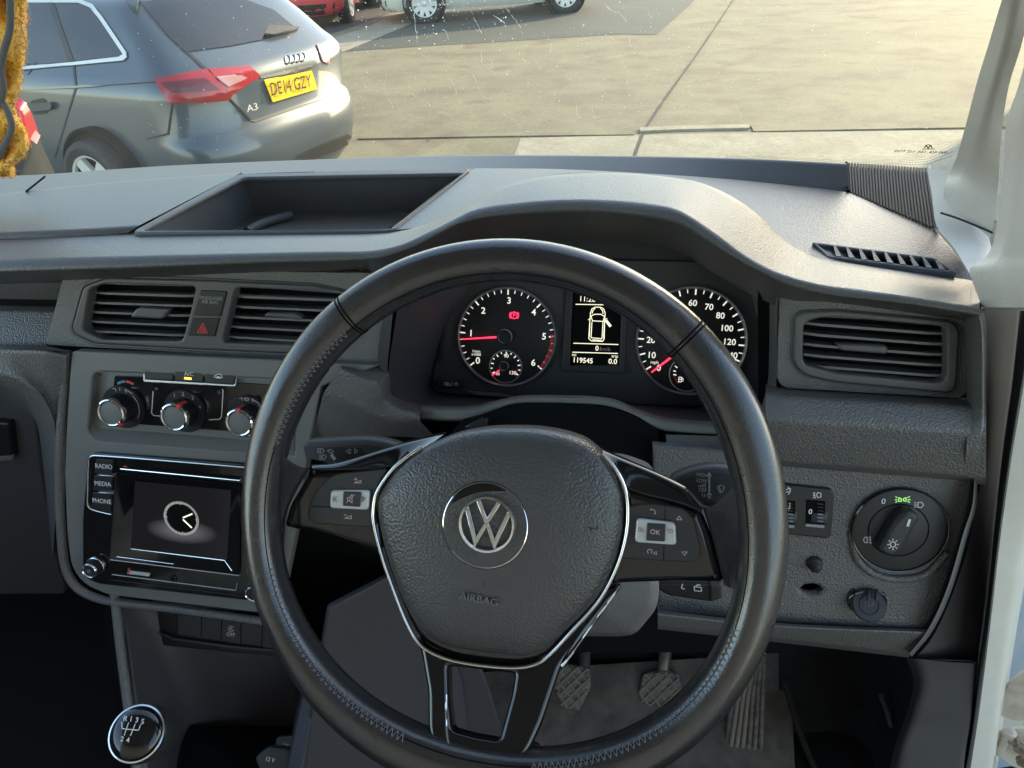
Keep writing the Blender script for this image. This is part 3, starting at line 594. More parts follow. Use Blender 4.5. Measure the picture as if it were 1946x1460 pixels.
T0 = [(1938, 590, .585), (1923, 730, .58), (1909, 830, .575), (1896, 940, .57), (1876, 1140, .56), (1860, 1262, .55), (1846, 1380, .54), (1825, 1500, .53)]
T1 = [(1962, 590, .56), (1948, 700, .555), (1940, 745, .553), (1918, 880, .55), (1896, 1040, .545), (1880, 1180, .54), (1860, 1340, .535), (1836, 1500, .525)]
grid('rubber_seal', fillet_cols([row3([(x, y, Y+.03) for x, y, Y in T0], 50), row3([(x+3, y, Y-.012) for x, y, Y in T0], 50), row3(T1, 50), row3([(x+3, y, Y+.03) for x, y, Y in T1], 50)], [.006, .006]), M['seal'], body, ang=70)
U0 = [(1962, 560, .60), (1950, 700, .59), (1941, 760, .585), (1920, 885, .58), (1898, 1045, .575), (1882, 1180, .57), (1862, 1345, .56), (1838, 1500, .55)]
U1 = [(2060, 560, .60), (2050, 700, .59), (2010, 760, .585), (1985, 885, .58), (1950, 1045, .58), (1925, 1180, .575), (1900, 1345, .565), (1882, 1500, .555)]
U2 = [(2120, 560, .64), (2100, 700, .64), (2050, 760, .64), (2020, 885, .65), (1962, 1045, .66), (1935, 1180, .65), (1910, 1345, .64), (1890, 1500, .63)]
grid('painted_frame', fillet_cols([row3(q, 50) for q in (U0, U1, U2)], [.01]), M['paint'], body, ang=60)
# door hinge and the edge of the opened door beyond
M['rustpaint'] = material('rust stained white paint', (.62, .58, .5), .45, noise=(30, (.30, .18, .09), .6))
M['rust'] = material('rusty bolt', (.20, .13, .08), .6, .4, noise=(120, (.45, .40, .33), .8))
M['bluegrey'] = material('blue grey door inner paint', (.30, .36, .43), .35, noise=(14, (.5, .5, .48), .5))
hin = thing('door_hinge', 'white painted door hinge with rusty bolt, at the foot of the door frame', 'hinge', tuple(onY(1925, 1380, .60)))
hp = Plane(1920, 1360, .60, 5, -35)
prism('leaf', hp, [(1898, 1335), (1915, 1300), (1945, 1275), (1990, 1270), (1990, 1365), (1930, 1372), (1900, 1362)], .008, M['rustpaint'], hin, bevel=.002, r=.006)
prism('leaf', hp, [(1893, 1395), (1940, 1385), (1990, 1390), (1990, 1470), (1925, 1460), (1890, 1430)], .008, M['paint'], hin, lift=-.006, bevel=.002, r=.006)
hup = hp.v
lathe('pin', hp.hit(1908, 1410, .006), hup, [(.0055, -.022), (.0055, .012), (.0075, .013), (.0075, .02), (.004, .022)], M['rustpaint'], hin, 20)
lathe('bolt', hp.hit(1925, 1402, .004), hp.n, [(.008, 0), (.008, .005), (.0065, .007), (0, .007)], M['rust'], hin, 6)
lathe('bolt', hp.hit(1940, 1420, .004), hp.n, [(.008, 0), (.008, .005), (.0065, .007), (0, .007)], M['rust'], hin, 6)
lathe('bolt', hp.hit(1945, 1445, .004), hp.n, [(.008, 0), (.008, .005), (.0065, .007), (0, .007)], M['rust'], hin, 6)
door = thing('van_door', 'edge of the opened driver door in blue grey and white', 'door', tuple(onY(1960, 1300, .70)))
grid('door_skin', [row3(q, 30) for q in ([(1950, 1100, .68), (1930, 1180, .68), (1914, 1260, .68), (1908, 1310, .68)], [(1985, 1100, .70), (1985, 1180, .70), (1985, 1260, .70), (1985, 1320, .70)])], M['bluegrey'], door)
grid('door_skin', [row3(q, 30) for q in ([(1885, 1400, .68), (1878, 1440, .68), (1870, 1500, .67)], [(1985, 1440, .70), (1985, 1470, .70), (1985, 1520, .70)])], M['bluegrey'], door)
grid('door_edge', [row3(q, 30) for q in ([(1960, 1000, .72), (1940, 1120, .72), (1900, 1300, .72), (1880, 1500, .72)], [(2090, 1000, .72), (2090, 1120, .72), (2090, 1300, .72), (2090, 1500, .72)])], M['paint'], door)

# footwell: floor, right cubby, passenger side, roof and side walls round the cab
fw = structure(mk('floor', [(-1.2, -.6, .36), (1.0, -.6, .36), (1.0, 1.1, .36), (-1.2, 1.1, .36)], [(0, 1, 2, 3)], M['carpet'], None, thick=.004))
cub = thing('footwell_lining', 'black carpeted side lining of the driver footwell', 'footwell lining', tuple(onY(1600, 1400, .66)))
loft('side_lining', [[(1480, 1200, .66), (1620, 1215, .66), (1745, 1240, .62)], [(1480, 1240, .70), (1640, 1262, .70), (1752, 1275, .60)], [(1480, 1330, .72), (1660, 1345, .72), (1742, 1350, .585)], [(1490, 1440, .68), (1660, 1450, .67), (1712, 1450, .57)], [(1480, 1520, .62), (1650, 1520, .62), (1700, 1520, .56)]], M['carpet'], cub, N=30, rad=[.02, .02, .02])
tube('door_pocket_lip', row3([(1490, 1290, .665), (1520, 1390, .655), (1555, 1480, .64)], 14), .005, M['carpet'], cub)
tube('door_pocket_lip', row3([(1675, 1322, .66), (1686, 1350, .655), (1694, 1380, .645)], 14), .004, M['post'], cub)
fm = prism('floor_mat', Plane(1150, 1420, .62, 62, 0), [(560, 1300), (1500, 1240), (1520, 1640), (520, 1640)], .006, M['mat'])
tag(fm, 'muddy brown rubber mat on the floor below the pedals', 'floor mat')
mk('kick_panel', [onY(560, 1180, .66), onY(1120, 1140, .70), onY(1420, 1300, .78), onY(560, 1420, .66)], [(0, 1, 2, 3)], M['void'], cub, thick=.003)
M['partition'] = material('pale grey painted steel', (.52, .50, .47), .6)
roof = thing('van_roof', 'pale headliner roof of the cab above the driver', 'roof', (0, -.3, 1.8))
mk('headliner', [(-1.25, -1.6, 1.80), (.62, -1.6, 1.80), (.50, .46, 1.79), (-1.15, .46, 1.79)], [(0, 1, 2, 3)], M['partition'], roof, thick=.03)
side = thing('cab_side_wall', 'dark lower side wall of the cab on the passenger side', 'side wall', (-1.25, 0, .4))
mk('door_card', [(-1.25, -1.6, .36), (-1.25, .9, .36), (-1.25, .9, 1.05), (-1.25, -1.6, 1.05)], [(0, 1, 2, 3)], M['dark'], side, thick=.03)
bk = thing('cab_bulkhead', 'pale grey steel bulkhead behind the seats', 'bulkhead', (-.3, -1.0, .36))
mk('bulkhead_panel', [(-1.25, -1.0, .36), (.62, -1.0, .36), (.62, -1.0, 1.78), (-1.25, -1.0, 1.78)], [(0, 1, 2, 3)], M['partition'], bk, thick=.02)
# ================================================================ OUTDOORS
def concrete(name, c1, c2, c3, sc):
    m = bpy.data.materials.new(name); m.use_nodes = True; t = m.node_tree; N = t.nodes.new; Lk = t.links.new; b = t.nodes['Principled BSDF']; b.inputs['Roughness'].default_value = .85
    tc = N('ShaderNodeTexCoord'); n1 = N('ShaderNodeTexNoise'); n1.inputs['Scale'].default_value = sc; n1.inputs['Detail'].default_value = 9; n1.inputs['Roughness'].default_value = .68; n1.inputs['Distortion'].default_value = .6
    mp = N('ShaderNodeMapping'); mp.inputs['Scale'].default_value = (1, 1.35, 1); mp.inputs['Rotation'].default_value = (0, 0, .35); Lk(tc.outputs['Object'], mp.inputs[0]); Lk(mp.outputs[0], n1.inputs['Vector'])
    r = N('ShaderNodeValToRGB'); r.color_ramp.elements[0].position = .32; r.color_ramp.elements[0].color = (*c1, 1); r.color_ramp.elements[1].position = .66; r.color_ramp.elements[1].color = (*c2, 1)
    Lk(n1.outputs['Fac'], r.inputs[0])
    n2 = N('ShaderNodeTexNoise'); n2.inputs['Scale'].default_value = 22; n2.inputs['Detail'].default_value = 10; n2.inputs['Roughness'].default_value = .75; Lk(tc.outputs['Object'], n2.inputs['Vector'])
    n3 = N('ShaderNodeTexNoise'); n3.inputs['Scale'].default_value = sc*2.3; n3.inputs['Detail'].default_value = 5; Lk(tc.outputs['Object'], n3.inputs['Vector'])
    r3 = N('ShaderNodeValToRGB'); r3.color_ramp.elements[0].position = .5; r3.color_ramp.elements[1].position = .72; Lk(n3.outputs['Fac'], r3.inputs[0])
    mx = N('ShaderNodeMix'); mx.data_type = 'RGBA'; Lk(r3.outputs[0], mx.inputs[0]); Lk(r.outputs[0], mx.inputs[6]); mx.inputs[7].default_value = (*c3, 1)
    m2 = N('ShaderNodeMix'); m2.data_type = 'RGBA'; m2.blend_type = 'OVERLAY'; m2.inputs[0].default_value = .7; Lk(mx.outputs[2], m2.inputs[6]); Lk(n2.outputs['Fac'], m2.inputs[7])
    Lk(m2.outputs[2], b.inputs['Base Color']); bp = N('ShaderNodeBump'); bp.inputs['Strength'].default_value = .3; bp.inputs['Distance'].default_value = .01; Lk(n2.outputs['Fac'], bp.inputs['Height']); Lk(bp.outputs[0], b.inputs['Normal'])
    return m
M['concrete'] = concrete('stained concrete', (.125, .104, .056), (.195, .168, .094), (.115, .078, .045), .9)
M['pale'] = concrete('pale concrete edging', (.21, .185, .125), (.29, .26, .185), (.21, .175, .115), 1.6)
M['darkground'] = concrete('dark olive ground', (.035, .038, .030), (.065, .066, .050), (.05, .048, .038), .6)
M['bay'] = concrete('dark tarmac bay', (.02, .02, .02), (.04, .04, .036), (.03, .03, .03), .6)
def G(x, y, l=0): return onG(x, y, l)
def sheet(name, px, lift, mat, sub=1):
    return structure(mk(name, [G(x, y, lift) for x, y in px], [tuple(range(len(px)))], mat))
S = 120
structure(mk('ground', [(x, y, ground_z(x, y)) for x, y in ((-S, -S), (S, -S), (S, S), (-S, S))], [(0, 1, 2, 3)], M['concrete']))
sheet('dark_ground', [(640, 99), (740, 92), (1180, 65), (1248, 66), (1300, 20), (1345, -25), (900, -30), (880, 8), (760, 55)], .004, M['darkground'])  # darker olive sheet laid flat on the yard
sheet('parking_bay', [(612, 70), (690, 45), (780, 10), (800, -25), (480, -40), (520, 30), (570, 75)], .004, M['bay'])
sheet('path', [(600, 100), (625, 101), (655, 98), (785, 44), (800, 18), (760, 22), (690, 55), (612, 78), (560, 96)], .008, M['pale'])
# pale edging slabs and the raised kerb in front of the van
sheet('pavement', [(990, 262), (1215, 257), (1200, 300), (1150, 420), (900, 420), (975, 300)], .004, M['pale'])
sheet('pavement', [(1222, 257), (1420, 252), (1950, 246), (1980, 420), (1160, 420), (1206, 300)], .004, M['pale'])
def bar(name, pts, h, wd, mat):
    P = [G(x, y, 0) for x, y in pts]; V = []; Fc = []
    for p in P:
        V += [p, p+np.array([0, 0, h]), p+np.array([0, wd, h+GB*wd]), p+np.array([0, wd, GB*wd])]
    for k in range(len(P)-1):
        a = k*4
        for j in range(4): Fc.append((a+j, a+4+j, a+4+(j+1) % 4, a+(j+1) % 4))
    Fc += [(0, 1, 2, 3), tuple(len(V)-4+j for j in (3, 2, 1, 0))]
    return structure(mk(name, V, Fc, mat, None, 20))
bar('kerb', [(1216, 253), (1290, 250), (1424, 247)], .02, .12, M['pale'])
bar('kerb', [(680, 266), (950, 261), (1205, 258)], .012, .22, M['concrete'])
bar('kerb', [(1432, 252), (1700, 247), (1960, 243)], .012, .2, M['concrete'])
M['joint'] = material('dark joint', (.03, .028, .022), .95)
V = []; Fc = []
for pts, wd in (([(1225, 246), (1262, 190), (1330, 95), (1380, 20), (1400, -10)], .03), ([(1205, 300), (1222, 255)], .022), ([(812, 270), (824, 250)], .012), ([(1000, 262), (1012, 246)], .012), ([(640, 268), (1210, 250)], .007), ([(1425, 249), (1960, 240)], .008)):
    P = crom([G(x, y, .0065) for x, y in pts], 6) if len(pts) > 2 else [G(*p, .0065) for p in pts]
    for a, b in zip(P[:-1], P[1:]):
        d = b-a; d /= np.linalg.norm(d); s = np.array([-d[1], d[0], 0])*wd*random.uniform(.35, .6); i = len(V); V += [a+s, b+s, b-s, a-s]; Fc.append((i, i+3, i+2, i+1))
structure(mk('ground_joint', V, Fc, M['joint']))
# a building out of view to the right, added to keep the van in shade
M['brick'] = concrete('shade block brick', (.22, .15, .11), (.30, .2, .15), (.26, .2, .16), 2)
bc_ = np.array([math.sin(SUN_AZ), math.cos(SUN_AZ)])*15+np.array([math.cos(SUN_AZ), -math.sin(SUN_AZ)])*1.6
blocker = thing('shade_block', 'tall brick block added out of view beyond the right edge to shade the van', 'shading_block', (bc_[0], bc_[1], .3))
rm = Matrix.Rotation(-SUN_AZ, 3, 'Z')
box('wall', (bc_[0], bc_[1], 6.3), (6.6, 3, 13), M['brick'], blocker, 0, rm)
box('roof', (bc_[0], bc_[1], 12.9), (7.0, 3.4, .25), M['bay'], blocker, .02, rm)

M['tyre'] = material('tyre rubber', (.014, .014, .0145), .8, noise=(30, (.05, .047, .042), .5))
M['alloy'] = material('alloy wheel', (.60, .60, .57), .35, .2)
M['cglass'] = material('car window glass', (.012, .016, .022), .12, spec=.5)
M['lens'] = material('red tail lamp lens', (.30, .012, .018), .15, coat=.3)
M['lens2'] = material('clear tail lamp lens', (.42, .22, .22), .15, coat=.3)
M['plate'] = material('yellow number plate', (.85, .56, .02), .4)
M['greycar'] = material('grey metallic paint', (.050, .068, .084), .30, .25, coat=.6)
M['whitecar'] = material('cream white car paint', (.62, .60, .52), .3, coat=.6)
M['redcar'] = material('red car paint', (.55, .045, .05), .3, coat=.6)
M['darkcar'] = material('dark car paint', (.03, .032, .036), .3, coat=.6)
M['trim'] = material('black car trim', (.006, .006, .0065), .5)
def spoked_wheel(loc, ax, r, parent, spokes=5, twin=False, rot=0):
    """wheel with tyre and rim as sub-parts; ax = outward axle direction"""
    ax = np.array(ax, float); ax /= np.linalg.norm(ax); o = np.array(loc, float); u = np.cross([0, 0, 1], ax); u /= np.linalg.norm(u); v = np.cross(ax, u)
    ty = lathe('wheel', o, ax, [(r*.70, -.10), (r*.95, -.11), (r, -.07), (r, .03), (r*.97, .055), (r*.86, .065), (r*.72, .05)], M['tyre'], parent, 48)
    rim = lathe('rim', o, ax, [(r*.70, -.09), (r*.71, .05), (r*.69, .056), (r*.65, .04), (r*.63, -.06), (0, -.065)], M['trim'], ty, 48)
    V = []; Fc = []
    def spoke(a, w0, w1):
        i = len(V); d = math.cos(a)*u+math.sin(a)*v; s = np.cross(ax, d)
        for rr, ww, h in ((.10, w0, .03), (.40, (w0+w1)/2, .042), (.67, w1, .048)):
            V.extend([o+d*r*rr+s*ww+ax*h, o+d*r*rr-s*ww+ax*h, o+d*r*rr-s*ww*1.1+ax*(h-.03), o+d*r*rr+s*ww*1.1+ax*(h-.03)])
        for k in range(2):
            for j in range(4): Fc.append((i+k*4+j, i+k*4+(j+1) % 4, i+k*4+4+(j+1) % 4, i+k*4+4+j))
    for k in range(spokes):
        a = rot+2*math.pi*k/spokes
        if twin: spoke(a-.14, .018, .014); spoke(a+.14, .018, .014)
        else: spoke(a, .045, .034)
    sp = mk('spokes', V, Fc, M['alloy'], ty, 30)
    lathe('rim', o, ax, [(r*.705, .045), (r*.69, .058), (r*.64, .05), (r*.63, .03)], M['alloy'], ty, 48)
    lathe('hub_cap', o, ax, [(r*.17, .02), (r*.16, .045), (r*.12, .05), (0, .05)], M['alloy'], ty, 24)
    return ty
def car_frame(x, y, z, head):
    h = R(head); o = np.array([x, y, z]); fwd = np.array([-math.sin(h), math.cos(h), 0]); left = np.array([-math.cos(h), -math.sin(h), 0])
    # lie on the sloping ground
    fwd[2] = GA*fwd[0]+GB*fwd[1]; left[2] = GA*left[0]+GB*left[1]
    return lambda p: o+p[0]*left+p[1]*fwd+np.array([0, 0, p[2]])
def body_loft(rows, n=90):
    """rows: (z, y rear, y front, half width, plan exponent, rear corner depth) -> closed plan loops"""
    loops = []
    for z, yr, yf, hw, dr, df, p in rows:
        L = []
        for k in range(n):
            a = 2*math.pi*k/n; c, s = math.cos(a), math.sin(a)
            # superellipse param: sides along y
            X = math.copysign(abs(c)**(2/p), c)*hw
            e = math.copysign(abs(s)**(2/p), s)
            q = abs(X)/hw
            if s < 0: Y = yr+dr*(1-(max(0, 1-q**p))**(1/p)) if q < .9999 else yr+dr
            else: Y = yf-df*(1-(max(0, 1-q**p))**(1/p)) if q < .9999 else yf-df
            L.append((X, Y, z))
        loops.append(L)
    return loops
HATCH = [(.20, .10, 4.15, .78, .5, .5, 3.2), (.30, .03, 4.26, .85, .5, .6, 3.2), (.45, 0, 4.31, .885, .48, .7, 3), (.58, .0, 4.31, .89, .45, .75, 3), (.655, .05, 4.28, .888, .42, .8, 3), (.70, .09, 4.22, .885, .40, .8, 3), (.90, .075, 3.9, .88, .40, .8, 3.2), (.97, .10, 3.3, .868, .38, .5, 3.4), (1.02, .15, 3.05, .83, .36, .4, 3.6), (1.06, .21, 2.95, .80, .34, .35, 3.8), (1.20, .36, 2.68, .735, .32, .35, 4), (1.35, .54, 2.3, .655, .30, .4, 4), (1.40, .62, 2.1, .60, .3, .4, 4), (1.425, .85, 1.9, .5, .3, .4, 4)]
def car_body(fr, rows, mat, parent):
    loops = body_loft(rows); n = len(loops[0]); V = [fr(p) for L in loops for p in L]; Fc = []
    for k in range(len(loops)-1):
        for i in range(n): j = (i+1) % n; Fc.append((k*n+i, k*n+j, (k+1)*n+j, (k+1)*n+i))
    Fc.append(tuple((len(loops)-1)*n+i for i in range(n))); Fc.append(tuple(range(n))[::-1])
    o = mk('body', V, Fc, mat, parent, 50)
    bvh = BVHTree.FromPolygons([tuple(v) for v in V], Fc); return o, bvh
def skin(name, bvh, poly, mat, parent, lift=.006, th=.004, cuts=3, r=0, dirf=None, org=None):
    """panel following a body: outline given in photo pixels (or any 2-D chart with org/dirf), laid on the body surface"""
    q = rnd([np.array(p, float) for p in poly], r) if r else [np.array(p, float) for p in poly]
    me = curve_mesh([q], 0, 0); bm = bmesh.new(); bm.from_mesh(me); bpy.data.meshes.remove(me)
    bmesh.ops.remove_doubles(bm, verts=bm.verts, dist=1e-4)
    bmesh.ops.triangulate(bm, faces=bm.faces)
    for _ in range(cuts):
        Ls = [e for e in bm.edges if e.calc_length() > (max(x for x, _ in q)-min(x for x, _ in q))/9]
        if Ls: bmesh.ops.subdivide_edges(bm, edges=Ls, cuts=1); bmesh.ops.triangulate(bm, faces=bm.faces)
    top = {}; V = []; keep = []
    for v in bm.verts:
        if org is None: o_, d_ = C0, ray(v.co.x, v.co.y)
        else: o_, d_ = org(v.co.x, v.co.y), dirf
        h = bvh.ray_cast(Vector(o_), Vector(d_).normalized())
        if h[0] is None: top[v.index] = None; continue
        nn = h[1]; nn = nn if nn.dot(Vector(d_)) < 0 else -nn
        top[v.index] = len(V); V.append(np.array(h[0]+nn*lift))
    bm.verts.index_update(); Fc = []
    for f in bm.faces:
        ids = [top[v.index] for v in f.verts]
        if None in ids: continue
        Fc.append(ids)
    bm.free()
    if not Fc: return None
    return mk(name, V, Fc, mat, parent, 40, thick=th)

# ---- grey hatchback seen from its rear left
gc = thing('parked_car', 'grey metallic hatchback parked beyond the glass, showing yellow plate and red tail lamp', 'car', (-2.105, 4.84, -.281))
fr = car_frame(-2.105, 4.84, -.281, 72.8)
gb_o, gbv = car_body(fr, HATCH, M['greycar'], gc)
skin('window', gbv, [(270, -10), (470, 2), (520, 20), (566, 58), (500, 76), (440, 88), (352, 100), (318, 68), (266, 5)], M['cglass'], gc)
skin('side_window', gbv, [(48, 8), (95, 8), (132, 118), (46, 124)], M['cglass'], gc, r=3)
skin('side_window', gbv, [(104, 8), (160, 12), (180, 24), (238, 106), (142, 116)], M['cglass'], gc, r=5)
skin('window_trim', gbv, [(20, 0), (150, 0), (178, 10), (196, 32), (242, 100), (243, 110), (236, 116), (140, 125), (20, 136), (20, 130), (140, 119), (228, 109), (236, 104), (190, 36), (174, 17), (150, 7), (20, 7)], M['silver'], gc, lift=.010, cuts=4)
skin('tail_light', gbv, [(294, 152), (392, 134), (440, 180), (434, 190), (400, 194), (320, 195)], M['lens'], gc, lift=.012, th=.010, r=3)
skin('tail_light', gbv, [(395, 133), (474, 127), (494, 146), (436, 182)], M['lens'], gc, lift=.012, th=.010, r=3)
M['lens3'] = material('dark red lamp band', (.10, .006, .01), .2, coat=.3)
skin('lamp_lens', gbv, [(306, 160), (388, 150), (418, 172), (326, 178)], M['lens3'], gc, lift=.0125, r=2)
skin('lamp_lens', gbv, [(410, 149), (456, 144), (468, 150), (432, 166)], M['lens2'], gc, lift=.016, r=2)
skin('tail_light', gbv, [(600, 84), (616, 94), (626, 122), (612, 118)], M['lens2'], gc, lift=.012, th=.01, r=3)
pl_ = skin('number_plate', gbv, [(500, 153), (590, 134), (601, 169), (516, 194)], M['plate'], gc, lift=.012, th=.006, r=1.5)
hpl = [np.array(gbv.ray_cast(Vector(C0), Vector(ray(x, y)).normalized())[0]) for x, y in ((508, 172), (596, 152), (548, 164))]
PPL = Plane(0, 0, 1, o=hpl[2]); PPL.u = (hpl[1]-hpl[0])/np.linalg.norm(hpl[1]-hpl[0]); PPL.n = np.cross(PPL.u, [0, 0, 1.]); PPL.n = PPL.n/np.linalg.norm(PPL.n)
PPL.n = PPL.n*(1 if PPL.n @ (C0-PPL.o) > 0 else -1); PPL.v = np.cross(PPL.n, PPL.u)
text('lettering', PPL, 'DE14 GZY', 554, 163, 24, M['trim'], gc, lift=.022, sx=.82)
text('lettering', PPL, 'A3', 480, 205, 13, M['alloy'], gc, lift=.05, sx=1.5)
for k in range(4):
    c = PPL.uv(541+k*9.5, 112-k*1.6, -.02); P = [PPL.pt(c[0]+.026*math.cos(a)*1.0, c[1]+.026*math.sin(a), 0) for a in np.linspace(0, 2*math.pi, 24, False)]
    P = [np.array((gbv.ray_cast(Vector(C0), Vector(p-C0).normalized())[0] or Vector(p))) + PPL.n*.006 for p in P]
    tube('badge', P, .0045, M['mirror'], gc, 6, True)
skin('tailgate_seam', gbv, [(352, 96), (360, 100), (396, 133), (440, 190), (478, 228), (484, 229), (636, 180), (640, 176), (640, 182), (484, 233), (474, 230), (436, 193), (391, 136), (354, 102)], M['trim'], gc, lift=.004, cuts=3)
skin('tailgate_ledge', gbv, [(492, 146), (560, 131), (596, 123), (596, 128), (562, 138), (496, 150)], M['trim'], gc, lift=.006)
skin('door_seam', gbv, [(138, 118), (142, 118), (147, 166), (130, 220), (106, 300), (103, 300), (127, 220), (143, 166)], M['trim'], gc, lift=.004)
skin('window_trim', gbv, [(94, 4), (103, 4), (143, 117), (132, 119)], M['trim'], gc, lift=.009)
skin('bumper_crease', gbv, [(330, 196), (322, 256), (280, 266), (278, 263), (318, 253), (326, 196)], M['trim'], gc, lift=.004)
skin('bumper_trim', gbv, [(560, 298), (672, 248), (682, 244), (680, 262), (640, 285), (580, 308)], M['trim'], gc, lift=.008)
skin('wing_shoulder', gbv, [(40, 168), (150, 163), (300, 154), (300, 157), (150, 167), (40, 172)], M['greycar'], gc, lift=.012, th=.010)
skin('wiper', gbv, [(500, 70), (508, 54), (540, 55), (566, 57), (548, 64), (516, 72)], M['trim'], gc, lift=.03, th=.02)
skin('handle', gbv, [(60, 197), (102, 193), (106, 200), (102, 208), (60, 212)], M['greycar'], gc, lift=.03, th=.02, r=3)
skin('handle_recess', gbv, [(58, 192), (84, 186), (96, 204), (88, 218), (64, 218)], M['trim'], gc, lift=.005, r=6)
skin('spoiler', gbv, [(234, -6), (268, -6), (262, 25), (250, 18)], M['greycar'], gc, lift=.04, th=.03)
wc = fr((.80, .80, .32)); wax = fr((1, 0, 0))-fr((0, 0, 0)); wax[2] = 0
dA = (ray(205, 346)); kk = np.linalg.norm(wc-C0)/np.linalg.norm(dA); wc = C0+dA*kk
lathe('wheel_arch', wc+wax*-.02, wax, [(.345, -.06), (.345, .055), (.33, .06), (.318, .02), (0, 0)], M['void'], gc, 48)  # deep black puts the arch's self-shadow into its colour
spoked_wheel(wc+wax*.04, wax, .275, gc, 5, rot=.942)

# ---- other cars: one builder, real size, mostly above the frame
def simple_car(label, x, y, head, paint, wheels=10, group=None, rear=None):
    z = ground_z(x, y); t = thing('parked_car', label, 'car', (x, y, z)); f = car_frame(x, y, z, head); o, bv = car_body(f, HATCH, paint, t)
    left = f((1, 0, 0))-f((0, 0, 0)); fwd = f((0, 1, 0))-f((0, 0, 0))
    for sgn in (1, -1):
        for yy in (.82, 3.44):
            c = f((sgn*.80, yy, .325)); lathe('wheel_arch', c, left*sgn, [(.39, -.1), (.39, .098), (.37, .10), (.36, .03), (0, .02)], M['trim'], t, 40)
            spoked_wheel(f((sgn*.85, yy, .325)), left*sgn, .325, t, wheels)
        for (ya, yb, yc, yd) in ((.75, 1.35, 1.3, .95), (1.42, 2.25, 2.2, 1.38), ):
            org = lambda u_, v_, sg=sgn: f((sg*3, u_, v_))
            skin('side_window', bv, [(ya, 1.05), (yb, 1.05), (yc, 1.33), (yd, 1.33)], M['cglass'], t, org=org, dirf=-left*sgn, lift=.004)
    orgr = lambda u_, v_: f((u_, -3, v_))
    skin('window', bv, [(-.62, 1.07), (.62, 1.07), (.54, 1.33), (-.54, 1.33)], M['cglass'], t, org=orgr, dirf=fwd, lift=.004)
    for sg in (1, -1):
        skin('tail_light', bv, [(sg*.36, .80), (sg*.86, .80), (sg*.84, .96), (sg*.40, .95)], M['lens'], t, org=orgr, dirf=fwd, lift=.012, th=.01)
    skin('bumper_trim', bv, [(-.7, .22), (.7, .22), (.75, .40), (-.75, .40)], M['trim'], t, org=orgr, dirf=fwd, lift=.006)
    skin('number_plate', bv, [(-.26, .70), (.26, .70), (.26, .82), (-.26, .82)], M['plate'], t, org=orgr, dirf=fwd, lift=.012)
    return t
wl = onG(808, 45); wr = onG(1076, 25); d = wr-wl; k_ = np.linalg.norm(d[:2])
print('white car wheelbase', k_, wl, wr)
head = math.degrees(math.atan2(-d[0], d[1])); hd = np.array([-math.sin(R(head)), math.cos(R(head))])
# its near side is the right side: rear axle at the left wheel
lf_ = np.array([-math.cos(R(head)), -math.sin(R(head))]); p0 = wl[:2]-hd*.82+lf_*.85
simple_car('cream white car parked side on with multi spoke alloy wheels', p0[0], p0[1], head, M['whitecar'], 10)
pr = onG(590, 62); simple_car('red hatchback parked behind the grey one, seen from the rear', pr[0]-.4, pr[1]+.3, 8, M['redcar'], 7)
pk = onG(672, 30); simple_car('black car parked between the red and the cream white ones', pk[0]+.2, pk[1]+1.2, 40, M['darkcar'], 7)
# dark car close by on the left, only its tail lamp corner shows past the fleece
dc = thing('parked_car', 'dark grey car at the left edge with a rounded red tail lamp', 'car', tuple(onY(70, 300, 2.6)))
PDk = [[(-120, 170, 2.5), (20, 180, 2.45), (48, 196, 2.42), (70, 240, 2.42), (80, 275, 2.44), (100, 320, 2.5), (112, 345, 2.55)], [(-120, 190, 2.35), (20, 205, 2.34), (40, 225, 2.34), (58, 262, 2.36), (66, 300, 2.38), (80, 345, 2.42), (84, 380, 2.46)], [(-120, 340, 2.3), (-20, 345, 2.3), (10, 350, 2.3), (30, 360, 2.3), (40, 375, 2.32), (50, 400, 2.36), (54, 430, 2.4)]]
grid('body', fillet_cols([row3(q, 40) for q in PDk], [.05]), M['darkcar'], dc, ang=70)
dl = [[(24, 184, 2.40), (44, 190, 2.39), (62, 222, 2.385), (73, 252, 2.39)], [(20, 200, 2.34), (34, 210, 2.335), (50, 240, 2.34), (62, 268, 2.345)], [(14, 250, 2.30), (28, 255, 2.30), (42, 262, 2.30), (56, 274, 2.32)]]
grid('tail_light', fillet_cols([row3(q, 20) for q in dl], [.02]), M['lens'], dc, ang=70)
grid('lamp_lens', [row3(q, 14) for q in ([(60, 240, 2.375), (77, 258, 2.38)], [(54, 262, 2.335), (70, 274, 2.34)])], M['lens2'], dc)

# ---- mustard fleece hanging at the left inside the glass
M['fleece'] = material('mustard fleece', (.85, .47, .055), 1, spec=.05, sheen=.3, fine=(420, .5), noise=(60, (.92, .58, .12), .7))
M['piping'] = material('grey piping', (.16, .16, .16), .9, spec=.1)
fl_t = thing('fleece_jacket', 'mustard yellow fleece with grey piping hanging at the left edge of the glass', 'fleece', tuple(onY(20, 100, .72)))
edge_r = [(52, -30), (50, 20), (50, 60), (48, 100), (42, 140), (36, 175), (26, 200), (34, 225), (48, 245), (55, 268), (52, 290), (38, 305), (26, 312), (30, 330), (26, 336)]
rows = []
for s, dY in ((-2.4, .04), (-1.4, .01), (-.6, .018), (-.15, -.003), (.25, .010), (.6, -.008), (.85, .0), (1, .03)):
    rows.append([(x*s if s > 0 else 70*s, y, .70+dY+.012*math.sin(i*1.3+s*5)) for i, (x, y) in enumerate(edge_r)])
fcols = [row3(q, 90) for q in rows]; o = []
for i in range(len(fcols)-1): o += [fcols[i]+(fcols[i+1]-fcols[i])*(3*k*k-2*k**3) for k in np.linspace(0, 1, 6, False)]
o.append(fcols[-1]); o = [c+np.random.RandomState(3+i).normal(0, .0009, c.shape) for i, c in enumerate(o)]
grid('cloth', o, M['fleece'], fl_t, ang=180)
